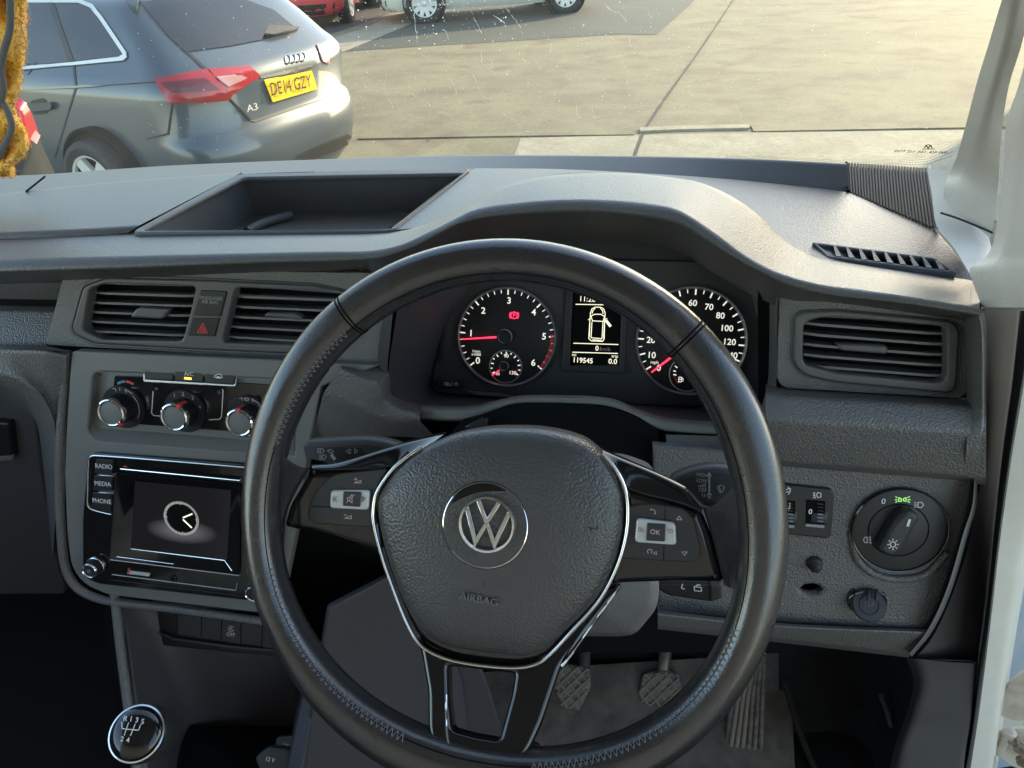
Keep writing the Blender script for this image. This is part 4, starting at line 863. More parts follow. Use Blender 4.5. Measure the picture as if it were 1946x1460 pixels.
V = []; Fc = []; rs = np.random.RandomState(5)
pile = np.vstack(o); 
for i in rs.randint(0, len(pile), 9000):
    p = pile[i]+rs.normal(0, .0012, 3); d = rs.normal(0, 1, 3); d[1] -= 1.0; d /= np.linalg.norm(d); s = np.cross(d, [0, 1, .3]); s /= np.linalg.norm(s)+1e-9; j = len(V)
    V += [p-s*.0006, p+s*.0006, p+d*rs.uniform(.001, .0026)]; Fc.append((j, j+1, j+2))
pl_o = mk('pile', V, Fc, M['fleece'], fl_t); pl_o['kind'] = 'stuff'
for pth in ([(18, -20), (20, 20), (18, 60), (8, 95), (2, 130), (6, 165), (0, 200)], [(6, 195), (16, 215), (22, 240), (16, 262), (6, 280), (-4, 300)]):
    tube('piping', row3([(x, y, .672) for x, y in pth], 40), .0032, M['piping'], fl_t)
# ================================================================ AIR VENTS
def louvre(pl, parent, x0, y0, x1, y1, mat, deep=.014, name='louvre', bow=0):
    """one vent slat between two photo points: a blade with a kinked front edge"""
    a, b = pl.hit(x0, y0, -.002), pl.hit(x1, y1, -.002); V = []; Fc = []; n = 9
    for k in range(n):
        s = k/(n-1); p = a+(b-a)*s; st = .0 if .12 < s < .92 else .0022
        fr_ = p-pl.n*st; V += [fr_+pl.v*.0011, fr_-pl.v*.0013, fr_-pl.n*deep-pl.v*.0006+pl.v*.006*.0, fr_-pl.n*deep+pl.v*.0006]
    for k in range(n-1):
        for j in range(4): Fc.append((k*4+j, k*4+(j+1) % 4, k*4+4+(j+1) % 4, k*4+4+j))
    Fc += [(0, 1, 2, 3), tuple(4*(n-1)+j for j in (3, 2, 1, 0))]
    return mk(name, V, Fc, mat, parent, 30)
M['vent'] = material('vent plastic', (.095, .095, .093), .38, fine=(2500, .08))
M['slat'] = material('slat plastic', (.15, .15, .147), .3)
cv = thing('centre_vents', 'pair of black slatted air vents in one housing above the heater controls', 'air vent', tuple(PV.hit(400, 600)))
outer = [(158, 545), (201, 529), (372, 533), (593, 543), (662, 557), (690, 575), (668, 640), (640, 668), (550, 672), (396, 665), (180, 653), (143, 636), (136, 624)]
opL = [(170, 549), (202, 539), (372, 545), (360, 600), (346, 649), (194, 646), (156, 628)]
opR = [(447, 547), (640, 555), (668, 566), (650, 610), (622, 657), (561, 656), (422, 652)]
prism('housing', PV, [outer, opL, opR], .016, M['vent'], cv, lift=.007, bevel=.002, r=[.006, .006, .006])
prism('surround', PV, [[(x+(x-410)*.022, y+(y-600)*.075) for x, y in outer], outer], .004, M['vent'], cv, lift=.0025, bevel=.001, r=[.008, .006])
prism('duct', PV, [[(150, 535), (680, 550), (640, 665), (150, 650)]], .002, M['void'], cv, lift=-.018)
for i in range(5):
    louvre(PV, cv, 176-(i > 0)*8-i*1.5, 557+i*18, 372-i*5, 563.5+i*18.7, M['slat'])
    louvre(PV, cv, 446-i*5, 564+i*19, 664-i*9, 572+i*20, M['slat'])
def vane_tab(pl, parent, P, lift=.004):
    return prism('vane_tab', pl, [P], .010, M['vent'], parent, lift=lift, bevel=.0022, r=.002)
vane_tab(PV, cv, [(258, 587), (270, 585), (322, 588), (312, 604), (304, 607), (248, 604), (250, 597)])
vane_tab(PV, cv, [(506, 595), (560, 596), (574, 603), (572, 609), (500, 602)])
bt = prism('airbag_lamp', PV, [(381, 552), (431, 554), (419, 602), (367, 600)], .006, M['black'], cv, lift=.0085, bevel=.0008, r=.001)
text('lettering', PV, 'PASSENGER', 401, 567, 6.5, M['dimprint'], bt, .009, .9); text('lettering', PV, 'AIR BAG', 399, 574.5, 6.5, M['dimprint'], bt, .009, .9)
hz = prism('hazard_button', PV, [(365, 605), (417, 605), (408, 640), (357, 638)], .006, M['black'], cv, lift=.0085, bevel=.0008, r=.001)
strokes('hazard_triangle', PV, [[(385.5, 615), (394, 633), (375, 632), (385.5, 615)], [(385, 622), (389, 629.5), (381, 629), (385, 622)]], 1.7, M['red'], hz, .009)

dvt = thing('driver_vent', 'black slatted air vent in a rounded frame at the driver door end of the dash', 'air vent', tuple(PD.hit(1670, 660)))
oD = [(1511, 607), (1525, 594), (1590, 591), (1810, 612), (1824, 628), (1818, 735), (1806, 747), (1790, 746), (1590, 727), (1530, 714), (1507, 690)]
iD = [(1528, 614), (1560, 604), (1600, 604), (1797, 622), (1800, 640), (1799, 722), (1780, 728), (1590, 710), (1530, 694), (1526, 680)]
prism('frame', PD, [oD, iD], .014, M['vent'], dvt, lift=.006, bevel=.002, r=[.008, .006])
prism('surround', PD, [[(x+(x-1665)*.035, y+(y-668)*.05) for x, y in oD], oD], .004, M['vent'], dvt, lift=.002, bevel=.001, r=[.009, .008])
prism('duct', PD, [[(1515, 600), (1810, 615), (1810, 735), (1515, 712)]], .002, M['void'], dvt, lift=-.018)
for i in range(5): louvre(PD, dvt, 1528, 615+i*20, 1799, 636+i*20, M['slat'])
vane_tab(PD, dvt, [(1590, 654), (1684, 658), (1690, 664), (1685, 674), (1600, 667), (1594, 662)], .006)

# ================================================================ INSTRUMENT CLUSTER
clu = thing('instrument_cluster', 'instrument cluster with two round dials and a lit display between them', 'instrument cluster', tuple(PC.hit(1130, 650)))
fc_o = [(880, 540), (848, 600), (823, 710), (821, 735), (834, 746), (905, 752), (960, 757), (1300, 772), (1440, 768), (1452, 700), (1450, 631), (1430, 560), (1380, 500), (940, 490)]
M['cface'] = material('cluster face', (.045, .043, .045), .5, fine=(1500, .1))
prism('face', PC, [fc_o], .004, M['cface'], clu, lift=-.004, bevel=.001, r=.006)
M['dial'] = material('dial face', (.010, .010, .011), .55)
M['ring'] = material('dial ring silver', (.42, .43, .44), .3, .6)
prism('bezel_line', PC, [[(868, 560), (846, 610), (835, 690), (838, 694), (850, 612), (874, 560)]], .004, M['dark'], clu, lift=.002)
pC2 = PC
def dial(cx, cy, r, name, a_start, a_end, n, per, labels, mat_d):
    d = disc(name, PC, cx, cy, r, .004, mat_d, clu, lift=.001)
    o = PC.hit(cx, cy, .001); lathe('chrome_ring', o, PC.n, [(r*1.0, -.004), (r*1.0, .003), (r*.985, .0045), (r*.968, .0035), (r*.955, 0)], M['ring'], d, 96)
    c = PC.uv(cx, cy, .001); lines = []; thick = []
    for k in range(n+1):
        a = R(a_start+(a_end-a_start)*k/n); m = k % per == 0; r1, r0 = r*.945, r*(.855 if m else .885)
        (thick if m else lines).append([(c[0]+r1*math.cos(a), c[1]+r1*math.sin(a)), (c[0]+r0*math.cos(a), c[1]+r0*math.sin(a))])
    strokes('tick_marks', PC, lines, r*.016, M['lit'], d, .0016, px=False); strokes('tick_marks', PC, thick, r*.026, M['lit'], d, .0016, px=False)
    return d, c
rT = 94*PC.px(962, 641); rS = 103*PC.px(1313, 649)
tac, ct = dial(963, 641, rT, 'rev_counter', 221, -39, 30, 5, None, M['dial'])
for s, x, y in (('0', 908, 686), ('1', 895, 634), ('2', 918.5, 591), ('3', 967.5, 572), ('4', 1014.5, 594), ('5', 1034, 640), ('6', 1013.5, 690)): text('numeral', PC, s, x, y, 12, M['lit'], tac, .0018, 1, flat=.012)
text('lettering', PC, '1/min', 905, 668, 5, M['lit'], tac, .0018); text('lettering', PC, 'x1000', 905, 674, 5, M['lit'], tac, .0018)
V = []; hatch = []
for k in range(26):
    a = R(8-(8+37)*k/25); hatch.append([(ct[0]+rT*.945*math.cos(a), ct[1]+rT*.945*math.sin(a)), (ct[0]+rT*.885*math.cos(a-.03), ct[1]+rT*.885*math.sin(a-.03))])
strokes('red_line', PC, hatch, rT*.022, M['red'], tac, .0017, px=False)
def needle(parent, x0, y0, x1, y1, w0, w1, lift=.004):
    a, b = PC.uv(x0, y0, lift), PC.uv(x1, y1, lift); d = (b-a)/np.linalg.norm(b-a); m = np.array([-d[1], d[0]]); L = [a+m*w0, b+m*w1, b-m*w1, a-m*w0]
    return prism('needle', PC, [L], .001, M['needle'], parent, lift=lift, bevel=.0002, px=False)
needle(tac, 943, 641, 877, 645, .0011, .0006)
def boss(parent, x, y, r): 
    lathe('boss', PC.hit(x, y, .001), PC.n, [(r, 0), (r, .006), (r*.9, .0065), (r*.82, .006), (r*.80, .0045), (0, .0045)], M['dial'], parent, 40)
    lathe('boss_ring', PC.hit(x, y, .0065), PC.n, [(r*1.02, -.001), (r*1.02, .0005), (r*.86, .0005), (r*.86, -.001)], M['ring'], parent, 40)
boss(tac, 959, 640, 14*PC.px(960, 640))
pm = PC.px(961, 697)
lathe('sub_dial_ring', PC.hit(961, 697, .0012), PC.n, [(31.5*pm, 0), (31.5*pm, .0012), (29.5*pm, .0012), (29.5*pm, 0)], M['ring'], tac, 60)
c = PC.uv(961, 697, .001); L = []
for k in range(13):
    a = R(210-240*k/12); L.append([(c[0]+28*pm*math.cos(a), c[1]+28*pm*math.sin(a)), (c[0]+(23.5 if k % 2 == 0 else 25.5)*pm*math.cos(a), c[1]+(23.5 if k % 2 == 0 else 25.5)*pm*math.sin(a))])
strokes('tick_marks', PC, L, 2*pm, M['lit'], tac, .0016, px=False)
strokes('red_line', PC, [[(984, 701), (983, 709), (980, 716)]], 3, M['red'], tac, .0015)
text('numeral', PC, '90', 962, 677, 6.5, M['lit'], tac, .0018, flat=.01); text('numeral', PC, '130', 974, 709, 6.5, M['lit'], tac, .0018, flat=.01)
needle(tac, 949, 704, 935, 714, .0009, .0005); boss(tac, 957.5, 696, 9*pm); text('numeral', PC, '50', 946, 711, 5, M['lit'], tac, .0018)
lines = [[(977+6.2*math.cos(a), 599.5+6.2*math.sin(a)) for a in np.linspace(0, 2*math.pi, 20)], [(977+8.6*math.cos(a), 599.5+8.6*math.sin(a)) for a in np.linspace(-.75, .75, 8)], [(977-8.6*math.cos(a), 599.5+8.6*math.sin(a)) for a in np.linspace(-.75, .75, 8)]]
strokes('brake_warning', PC, lines, 1.1, M['lamp_red'], tac, .0018); text('brake_warning', PC, 'P', 977, 599.5, 6, M['lamp_red'], tac, .0018)
spd, cs = dial(1313, 649, rS, 'speedometer', 217, -37, 28, 2, None, M['dial'])
for s, x, y in (('10', 1238, 675.5), ('20', 1237, 647), ('30', 1246, 614), ('40', 1262, 592), ('50', 1287, 579), ('60', 1316.5, 576.5), ('70', 1347.5, 584), ('80', 1369, 600.5), ('100', 1381, 624.5), ('120', 1386, 650.5), ('140', 1389, 676), ('160', 1380, 702), ('0', 1252, 700)): text('numeral', PC, s, x, y, 11.5, M['lit'], spd, .0018, flat=.01)
text('lettering', PC, 'mph', 1244, 689, 6, M['lit'], spd, .0018)
needle(spd, 1280, 676, 1238, 708, .0013, .0008); boss(spd, 1311, 652, 14*pm)
lathe('sub_dial_ring', PC.hit(1306, 711, .0012), PC.n, [(33*pm, 0), (33*pm, .0012), (31*pm, .0012), (31*pm, 0)], M['ring'], spd, 60)
strokes('tick_marks', PC, [[(1283, 696), (1287, 699)], [(1280, 705), (1284, 706)], [(1280, 712), (1285, 713)]], 2, M['lit'], spd, .0016)
strokes('red_line', PC, [[(1281, 715), (1284, 722), (1288, 729)]], 3, M['red'], spd, .0016)
strokes('fuel_symbol', PC, [[(1290, 726), (1290, 717), (1295, 717), (1295, 726), (1289, 726)], [(1290, 721), (1295, 721)], [(1295, 718), (1298, 720), (1298, 725)]], 1.2, M['lit'], spd, .0018)
# centre display
scr = prism('display', PC, [[(1090, 552), (1181, 557), (1176, 693), (1083, 695)]], .003, M['void'], clu, lift=.0005, bevel=.0004)
prism('display_frame', PC, [[(1077, 532), (1195, 538), (1188, 711), (1068, 706)], [(1089, 552), (1182, 557), (1177, 694), (1083, 695)]], .006, M['dark'], clu, lift=.0035, bevel=.0012, r=[.003, .001])
text('display_text', PC, '11:26', 1116, 569, 10, M['lcd'], scr, .0012); text('display_text', PC, '+5.0', 1160, 570, 8, M['lcd'], scr, .0012) if False else None
for L_ in ([(1094, 578.5), (1176, 580)], [(1090, 652.5), (1175, 655)], [(1088, 669.5), (1174, 672)]): strokes('display_line', PC, [L_], 1.5, M['lcd'], scr, .0012)
cx, cy = 1135, 620
car = [[(1122, 600), (1122, 595), (1125, 587), (1131, 584), (1141, 584), (1147, 587), (1150, 595), (1149, 610), (1148, 645), (1145, 649), (1124, 648), (1119, 644), (1121, 610), (1122, 600)], [(1123, 601), (1130, 597.5), (1142, 597.5), (1149, 602)], [(1126, 610), (1146, 611)], [(1125, 612), (1123, 642), (1144, 644), (1146, 612)], [(1125, 596), (1127, 590), (1131, 586)], [(1146, 596), (1145, 590), (1141, 586)], [(1121, 606), (1118, 608)], [(1150, 607), (1154, 606)], [(1151, 609), (1161, 620)], [(1123, 601), (1126, 610)], [(1149, 602), (1146, 611)], [(1126, 646), (1143, 647)], [(1121, 616), (1119.5, 640)], [(1148.5, 618), (1147, 642)]]
strokes('car_outline', PC, car, 1.5, M['lcd'], scr, .0012); strokes('car_outline', PC, [[(1152, 610), (1160, 620)]], 5, M['lcd'], scr, .0012)
text('display_text', PC, '0', 1134.5, 662.5, 9, M['lcd'], scr, .0012, flat=.01); text('display_text', PC, 'km/h', 1150, 664, 7, M['pink'], scr, .0012)
text('display_text', PC, 'mi', 1091, 674.5, 6, M['lcd'], scr, .0012); text('display_text', PC, 'trip', 1168.5, 677.5, 6, M['lcd'], scr, .0012)
text('display_text', PC, '119545', 1107.5, 685.5, 9.5, M['lcd'], scr, .0012, .95, flat=.01); text('display_text', PC, '0.0', 1164.5, 687.5, 9.5, M['lcd'], scr, .0012, flat=.01)
cb = prism('reset_button', PC, [[(832, 722), (880, 725), (878, 739), (832, 737)]], .006, M['black'], clu, lift=.006, bevel=.0012, r=.001)
strokes('reset_symbol', PC, [[(845, 727), (851, 727), (851, 731), (845, 731), (845, 727)], [(848, 729), (854, 729), (854, 733), (848, 733), (848, 729)], [(857, 734), (860, 726)], [(867+3*math.cos(a), 730+3*math.sin(a)) for a in np.linspace(0, 6.28, 12)], [(867, 730), (867, 728)]], .9, M['white'], cb, .0064)
prism('chrome_shelf', PC, [[(884, 742), (950, 748), (990, 757), (905, 751)]], .003, M['stack'], clu, lift=.001)

# ================================================================ HEATER CONTROLS
hva = thing('heater_panel', 'gloss black heater control panel with three chrome ringed knobs', 'heater controls', tuple(PS.hit(360, 770, -.009)))
PH = PS.off(-.009)
prism('backplate', PH, [[(203, 715), (211, 696), (290, 698), (500, 711), (545, 716), (545, 842), (476, 838), (241, 818), (206, 802), (199, 760)]], .008, M['stack'], hva, lift=.0035, bevel=.001, r=.008)
prism('gloss_panel', PH, [[(217, 714), (275, 716), (449, 727), (545, 733), (545, 826), (439, 820), (263, 807), (212, 790)]], .004, M['gloss'], hva, lift=.0045, bevel=.0006, r=.003)
prism('chrome_trim', PH, [[(271, 704), (276, 706), (276, 721), (445, 731), (446, 714), (450, 715), (449, 731), (446, 736), (274, 727), (271, 723)]], .006, M['chrome'], hva, lift=.0095, bevel=.001, r=.0008)
for i, q in enumerate(([(275, 701), (330, 704), (329, 723), (274, 721)], [(332, 704), (387, 708), (386, 727), (331, 724)], [(389, 708), (447, 712), (446, 731), (388, 728)])):
    b = prism('button', PH, [q], .009, M['black'], hva, lift=.011, bevel=.001, r=.0008)
    if i == 1:
        text('lettering', PH, 'A/C', 359, 711, 7.5, M['white'], b, .0115); strokes('indicator', PH, [[(351, 719), (363, 720)]], 4, M['amber'], b, .0114)
    if i == 2: strokes('symbol', PH, [[(407, 717), (408, 714), (413, 712), (418, 711), (422, 715), (422, 718), (407, 717)], [(412, 716), (418, 716.5)], [(411, 718.5), (419, 719)]], 1.2, M['white'], b, .0115)
M['blackrub'] = weave('knurled knob rubber', (.012, .012, .014), 200, 260, .8, .5)
def knob(cx, cy, r, name='knob', red=None, marks=True):
    m = PH.px(cx, cy)*1.06; o = PH.hit(cx, cy, .004); r_ = r*m
    k = lathe('knob', o, PH.n, [(r_, 0), (r_, .002), (r_*.98, .003), (r_*.66, .0032), (r_*.645, .006), (r_*.635, .021), (r_*.60, .022)], M['blackrub'], hva, 64)
    lathe('knob_ring', o+PH.n*.0215, PH.n, [(r_*.64, -.003), (r_*.65, 0), (r_*.63, .002), (r_*.57, .003), (r_*.52, .0025), (r_*.50, .0005)], M['mirror'], k, 64)
    lathe('knob_cap', o+PH.n*.0215, PH.n, [(r_*.505, -.002), (r_*.50, .0010), (r_*.47, .0012), (0, .0012)], M['stack'], k, 48)
    if red is not None:
        u = PH.u*math.cos(R(red))+PH.v*math.sin(R(red)); s = np.cross(PH.n, u); p = o+u*r_*.60+PH.n*.0252; V = [p+u*r_*.10+s*r_*.085-PH.n*.0014, p+u*r_*.10-s*r_*.085-PH.n*.0014, p-u*r_*.10-s*r_*.06+PH.n*.0004, p-u*r_*.10+s*r_*.06+PH.n*.0004]
        V2 = [p+u*r_*.1+s*r_*.085-PH.n*.0014, p+u*r_*.1-s*r_*.085-PH.n*.0014, p+u*r_*.1-s*r_*.085-PH.n*.015, p+u*r_*.1+s*r_*.085-PH.n*.015]
        mk('pointer', V+V2, [(0, 1, 2, 3), (4, 5, 6, 7)], M['red'], k)
    return k, o, r_, m
def arc_marks(k, o, r_, items, lines, mat):
    pl = Plane(0, 0, 1, o=o+PH.n*.0033); pl.n, pl.u, pl.v = PH.n, PH.u, PH.v
    if lines: strokes('printed_marks', pl, [[(r_*q*math.cos(R(a)), r_*q*math.sin(R(a))) for a, q in L] for L in lines], r_*.03, mat, k, .0004, px=False)
k1 = knob(236, 773, 37, red=-48); k2 = knob(353, 781, 37, red=62); k3 = knob(474, 791, 37, red=88)
arc_marks(k1[0], k1[1], k1[2], None, [[(112, .92), (104, .92), (104, .78)], [(68, .78), (74, .92), (50, .90)], [(45, .84), (20, .84), (-10, .84), (-35, .84)], [(90, .92), (90, .80)]], M['pink'])
arc_marks(k3[0], k3[1], k3[2], None, [[(112, .92), (104, .92), (104, .80)], [(68, .80), (74, .92), (50, .90)], [(50, .84), (20, .84), (-10, .84)], [(-112, .92), (-104, .92), (-104, .80)], [(97, .90), (83, .90), (85, .80), (95, .80), (97, .90)], [(-98, .88), (-86, .88)], [(-90, .95), (-90, .82)]], M['pink'])
for s, a in (('1', 118), ('2', 88), ('3', 55), ('4', 20)):
    pl = Plane(0, 0, 1, o=k2[1]+PH.n*.0033+PH.u*k2[2]*.83*math.cos(R(a))+PH.v*k2[2]*.83*math.sin(R(a))); pl.n, pl.u, pl.v = PH.n, PH.u, PH.v
    q = pl.o-C0; q = q/(q @ _f); text('numeral', pl, s, 973+F*(q @ _r), 730-F*(q @ _u), 7, M['pink'], k2[0], .0004)
strokes('cold_mark', PH, [[(224, 729), (230, 726), (236, 725.5)]], 4.5, M['blue'], hva, .0052); strokes('hot_mark', PH, [[(240, 725), (247, 727), (253, 730)]], 4.5, M['red'], hva, .0052)
def led(x, y): lathe('lamp', PH.hit(x, y, .0045), PH.n, [(.0022, 0), (.0022, .0006), (.0014, .0004), (0, .0004)], M['black'], hva, 20)
led(297, 738); led(416, 745)
for L_ in ([(291, 744), (288, 785), (292, 790), (307, 791)], [(422, 740), (424, 742), (421, 792), (417, 797), (397, 798)]): strokes('printed_line', PH, [L_], 1.6, M['silver'], hva, .0049)

# ================================================================ RADIO
rad = thing('car_radio', 'black touchscreen radio showing a clock, with a chrome lined bezel', 'radio', tuple(PS.hit(330, 1000)))
prism('bezel', PS, [[(166, 880), (170, 864), (184, 861), (475, 883), (545, 888), (530, 1146), (493, 1144), (186, 1110), (164, 1100), (157, 1085), (157, 985)], [(222.5, 897), (458.5, 920), (456.5, 1092.5), (209.5, 1062.5)]], .008, M['gloss'], rad, lift=.0065, bevel=.0012, r=[.006, .001])
line = [(212, 978), (180, 970), (168, 963), (167, 940), (169, 876), (173, 868), (184, 866), (320, 876), (475, 889), (545, 894)]
tube('chrome_line', [PS.hit(x, y, .0075) for x, y in crom(line, 6)], .0013, M['chrome'], rad, 8)
for s, q, ty in (('RADIO', [(182, 873), (215, 875), (213, 902), (179, 900)], 887), ('MEDIA', [(179, 904), (213, 906), (212, 934), (177, 932)], 920), ('PHONE', [(176, 937), (212, 938), (210, 974), (190, 970), (174, 964)], 953)):
    b = prism('button', PS, [q], .004, M['black'], rad, lift=.0085, bevel=.0006, r=.0006)
    text('lettering', PS, s, {887: 197, 920: 195, 953: 193.5}[ty], ty, 8.2, M['white'], b, .009, .88)
for y in (903, 936): prism('chrome_divider', PS, [[(186, y-.5), (215, y+1.5), (215, y+4), (186, y+2)]], .003, M['chrome'], rad, lift=.0095, bevel=.0004)
prism('disc_slot', PS, [[(225, 884), (458, 906), (457, 912), (226, 890)]], .001, M['void'], rad, lift=.0072)
tube('slot_lip', [PS.hit(229, 891, .0075), PS.hit(456, 913, .0075), PS.hit(459, 907, .0075)], .0008, M['chrome'], rad, 6)
prism('slot_mark', PS, [[(234, 885), (240, 885.5), (243, 888), (236, 888)]], .0004, M['red'], rad, lift=.0076)
oS = [(223, 898), (458, 921), (456, 1092), (210, 1062)]; iS = [(257, 914), (440, 931), (432, 1064), (249, 1042)]
V = [PS.hit(x, y, .0072) for x, y in oS]+[PS.hit(x, y, .0015) for x, y in iS]
mk('screen_surround', V, [(i, (i+1) % 4, 4+(i+1) % 4, 4+i) for i in range(4)], M['gloss'], rad, thick=.0008)
m = material('idle screen', (.008, .008, .009), .15, spec=.35); t = m.node_tree; N = t.nodes.new; Lk = t.links.new; b = t.nodes['Principled BSDF']; tc = N('ShaderNodeTexCoord')
mp = N('ShaderNodeMapping'); Lk(tc.outputs['Object'], mp.inputs[0]); cS = PS.hit(345, 1010, .0025)-np.array(rad.location); mp.inputs['Location'].default_value = tuple(-cS)
gr_ = N('ShaderNodeTexGradient'); gr_.gradient_type = 'SPHERICAL'; m2 = N('ShaderNodeMapping'); m2.inputs['Scale'].default_value = (22, 30, 62); Lk(mp.outputs[0], m2.inputs[0]); Lk(m2.outputs[0], gr_.inputs[0])
mu = N('ShaderNodeMath'); mu.operation = 'MULTIPLY_ADD'; mu.inputs[1].default_value = .035; mu.inputs[2].default_value = .0015; Lk(gr_.outputs['Fac'], mu.inputs[0])
b.inputs['Emission Color'].default_value = (.95, .88, 1, 1); Lk(mu.outputs[0], b.inputs['Emission Strength']); M['idle'] = m
sc_ = prism('screen', PS, [[(256, 913), (441, 930), (433, 1065), (248, 1043)]], .002, M['idle'], rad, lift=.0022, bevel=.0003)
PSs = PS.off(.0024); c = PSs.uv(345, 985); pm2 = PSs.px(345, 985)*31
circ_l = [[(c[0]+pm2*math.cos(a), c[1]+pm2*math.sin(a)) for a in np.linspace(0, 2*math.pi, 60)]]
tl_ = [[(c[0]+pm2*math.cos(R(a)), c[1]+pm2*math.sin(R(a))), (c[0]+pm2*(.82 if a % 90 == 0 else .88)*math.cos(R(a)), c[1]+pm2*(.82 if a % 90 == 0 else .88)*math.sin(R(a)))] for a in range(0, 360, 6)]
prism('clock_face', PSs, [circ(c, pm2, 48)], .0004, M['void'], sc_, lift=.0003, bevel=.0001, px=False)
strokes('clock_face', PSs, circ_l, .0007, M['silver'], sc_, .0006, px=False); strokes('clock_face', PSs, tl_, .0005, M['lit'], sc_, .0006, px=False)
strokes('clock_hands', PSs, [[(348, 984), (365, 977)], [(348, 988), (364, 1003)]], 2.6, M['lcd'], sc_, .0008)
tube('chrome_line', [PS.hit(249, 1043, .0024), PS.hit(427, 1065, .0024), PS.hit(441, 1085, .007)], .0007, M['chrome'], rad, 6)
tube('chrome_line', [PS.hit(222, 1058, .0075), PS.hit(330, 1072, .0075)], .0005, M['chrome'], rad, 6)
tube('chrome_line', [PS.hit(213, 1092, .0072), PS.hit(448, 1122, .0072), PS.hit(451, 1108, .0072)], .0006, M['silver'], rad, 6)
tube('chrome_line', [PS.hit(210, 1064, .0072), PS.hit(454, 1094, .0072)], .0005, M['silver'], rad, 6)
tube('chrome_line', [PS.hit(210, 1102, .0072), PS.hit(470, 1134, .0072)], .0004, M['dark'], rad, 6)
prism('card_slot', PS, [[(243, 1085), (285, 1090), (283, 1096), (241, 1091)]], .0012, M['silver'], rad, lift=.0078, bevel=.0003); prism('card_slot', PS, [[(243, 1081), (247, 1081.5), (246, 1091), (242, 1090)]], .0012, M['red'], rad, lift=.0080, bevel=.0003)
jk = lathe('aux_socket', PS.hit(329, 1099, .0065), PS.n, [(.0045, 0), (.0045, .0014), (.0036, .0016), (.0024, .0012), (.0022, -.003), (0, -.003)], M['black'], rad, 32)
def rknob(x, y, r):
    o = PS.hit(x, y, .006); k = lathe('knob', o, PS.n, [(r*1.12, 0), (r*1.12, .002), (r, .003), (r*.92, .012), (r*.86, .0125)], M['blackrub'], rad, 48)
    lathe('knob_ring', o, PS.n, [(r*1.16, 0), (r*1.16, .002), (r*1.06, .0026), (r*1.02, .001)], M['chrome'], k, 48)
    lathe('knob_ring', o+PS.n*.0122, PS.n, [(r*.93, -.002), (r*.93, 0), (r*.84, .0014), (r*.76, .0006), (r*.72, -.001)], M['mirror'], k, 48)
    lathe('knob_cap', o+PS.n*.0122, PS.n, [(r*.76, -.001), (r*.74, -.0004), (0, .0004)], M['stack'], k, 32)
    return k, o
kk_, ko = rknob(183, 1075, .0102); rknob(489, 1119, .0102)
pl = Plane(0, 0, 1, o=ko+PS.n*.0128); pl.n, pl.u, pl.v = PS.n, PS.u, PS.v
strokes('power_symbol', pl, [[(.0019*math.cos(a), .0019*math.sin(a)) for a in np.linspace(R(120), R(420), 14)], [(0, .0005), (0, .0024)]], .0004, M['silver'], kk_, .0004, px=False)
tube('chrome_line', [PS.hit(464, 930, .0068), PS.hit(462, 1010, .0068), PS.hit(470, 1090, .0068)], .0006, M['silver'], rad, 6)

# ================================================================ SWITCH BANK AND CONSOLE
PB = Plane(420, 1195, .548, 20, 0)
sb = thing('switch_bank', 'row of black push switches with a stop start button, below the radio', 'switch panel', tuple(PB.hit(420, 1195)))
prism('housing', PB, [[(286, 1146), (560, 1170), (560, 1254), (532, 1250), (312, 1229), (292, 1218)]], .03, M['black'], sb, lift=-.002, bevel=.003, r=[0, 0, 0, 0, .008, .006])
tube('lower_lip', [PB.hit(x, y, .001) for x, y in [(306, 1203), (330, 1214), (440, 1229), (550, 1239)]], .0022, M['dark'], sb)
for i, q in enumerate(([(338, 1168), (382, 1174), (381, 1212), (338, 1205)], [(384, 1174), (420, 1179), (418, 1218), (383, 1212)], [(422, 1179), (457, 1184), (456, 1224), (420, 1218)], [(459, 1185), (497, 1190), (496, 1229), (458, 1224)], [(499, 1191), (540, 1196), (538, 1236), (498, 1230)])):
    b = prism('switch', PB, [q], .006, M['dark'], sb, lift=.001, bevel=.0007, r=.0008)
    if i == 2:
        text('lettering', PB, 'OFF', 438.5, 1206.5, 7, M['pink'], b, .0015, .9); text('lettering', PB, 'A', 439, 1195.5, 5.5, M['pink'], b, .0015)
        strokes('symbol', PB, [[(439+5*math.cos(a), 1195.5+5.2*math.sin(a)) for a in np.linspace(.3, 5.9, 18)]], .9, M['pink'], b, .0015)
con = thing('centre_console', 'dark plastic console with open bin between the footwells', 'centre console', tuple(onY(420, 1350, .5)))
loft('console_wall', [[(206, 1125, .545), (222, 1230, .50), (240, 1346, .45), (262, 1480, .40), (280, 1600, .36)], [(232, 1135, .545), (246, 1230, .50), (262, 1346, .452), (285, 1480, .405), (300, 1600, .365)], [(300, 1146, .56), (330, 1250, .545), (350, 1346, .53), (360, 1480, .50), (370, 1600, .47)], [(560, 1160, .575), (560, 1250, .575), (560, 1346, .575), (560, 1480, .56), (560, 1600, .54)]], M['console'], con, N=40, rad=[.003, .04])
tube('rail', row3([(217, 1120, .54), (229, 1230, .495), (244, 1346, .448), (262, 1480, .40), (276, 1600, .36)], 30), .0058, M['lower'], con, 10)
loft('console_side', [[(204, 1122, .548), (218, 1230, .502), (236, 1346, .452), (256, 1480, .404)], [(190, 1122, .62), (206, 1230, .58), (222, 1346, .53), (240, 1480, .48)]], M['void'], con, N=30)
mk('bin_floor', [onY(360, 1380, .52), onY(580, 1380, .56), onY(560, 1560, .42), onY(300, 1560, .42)], [(0, 1, 2, 3)], M['void'], con, thick=.002)
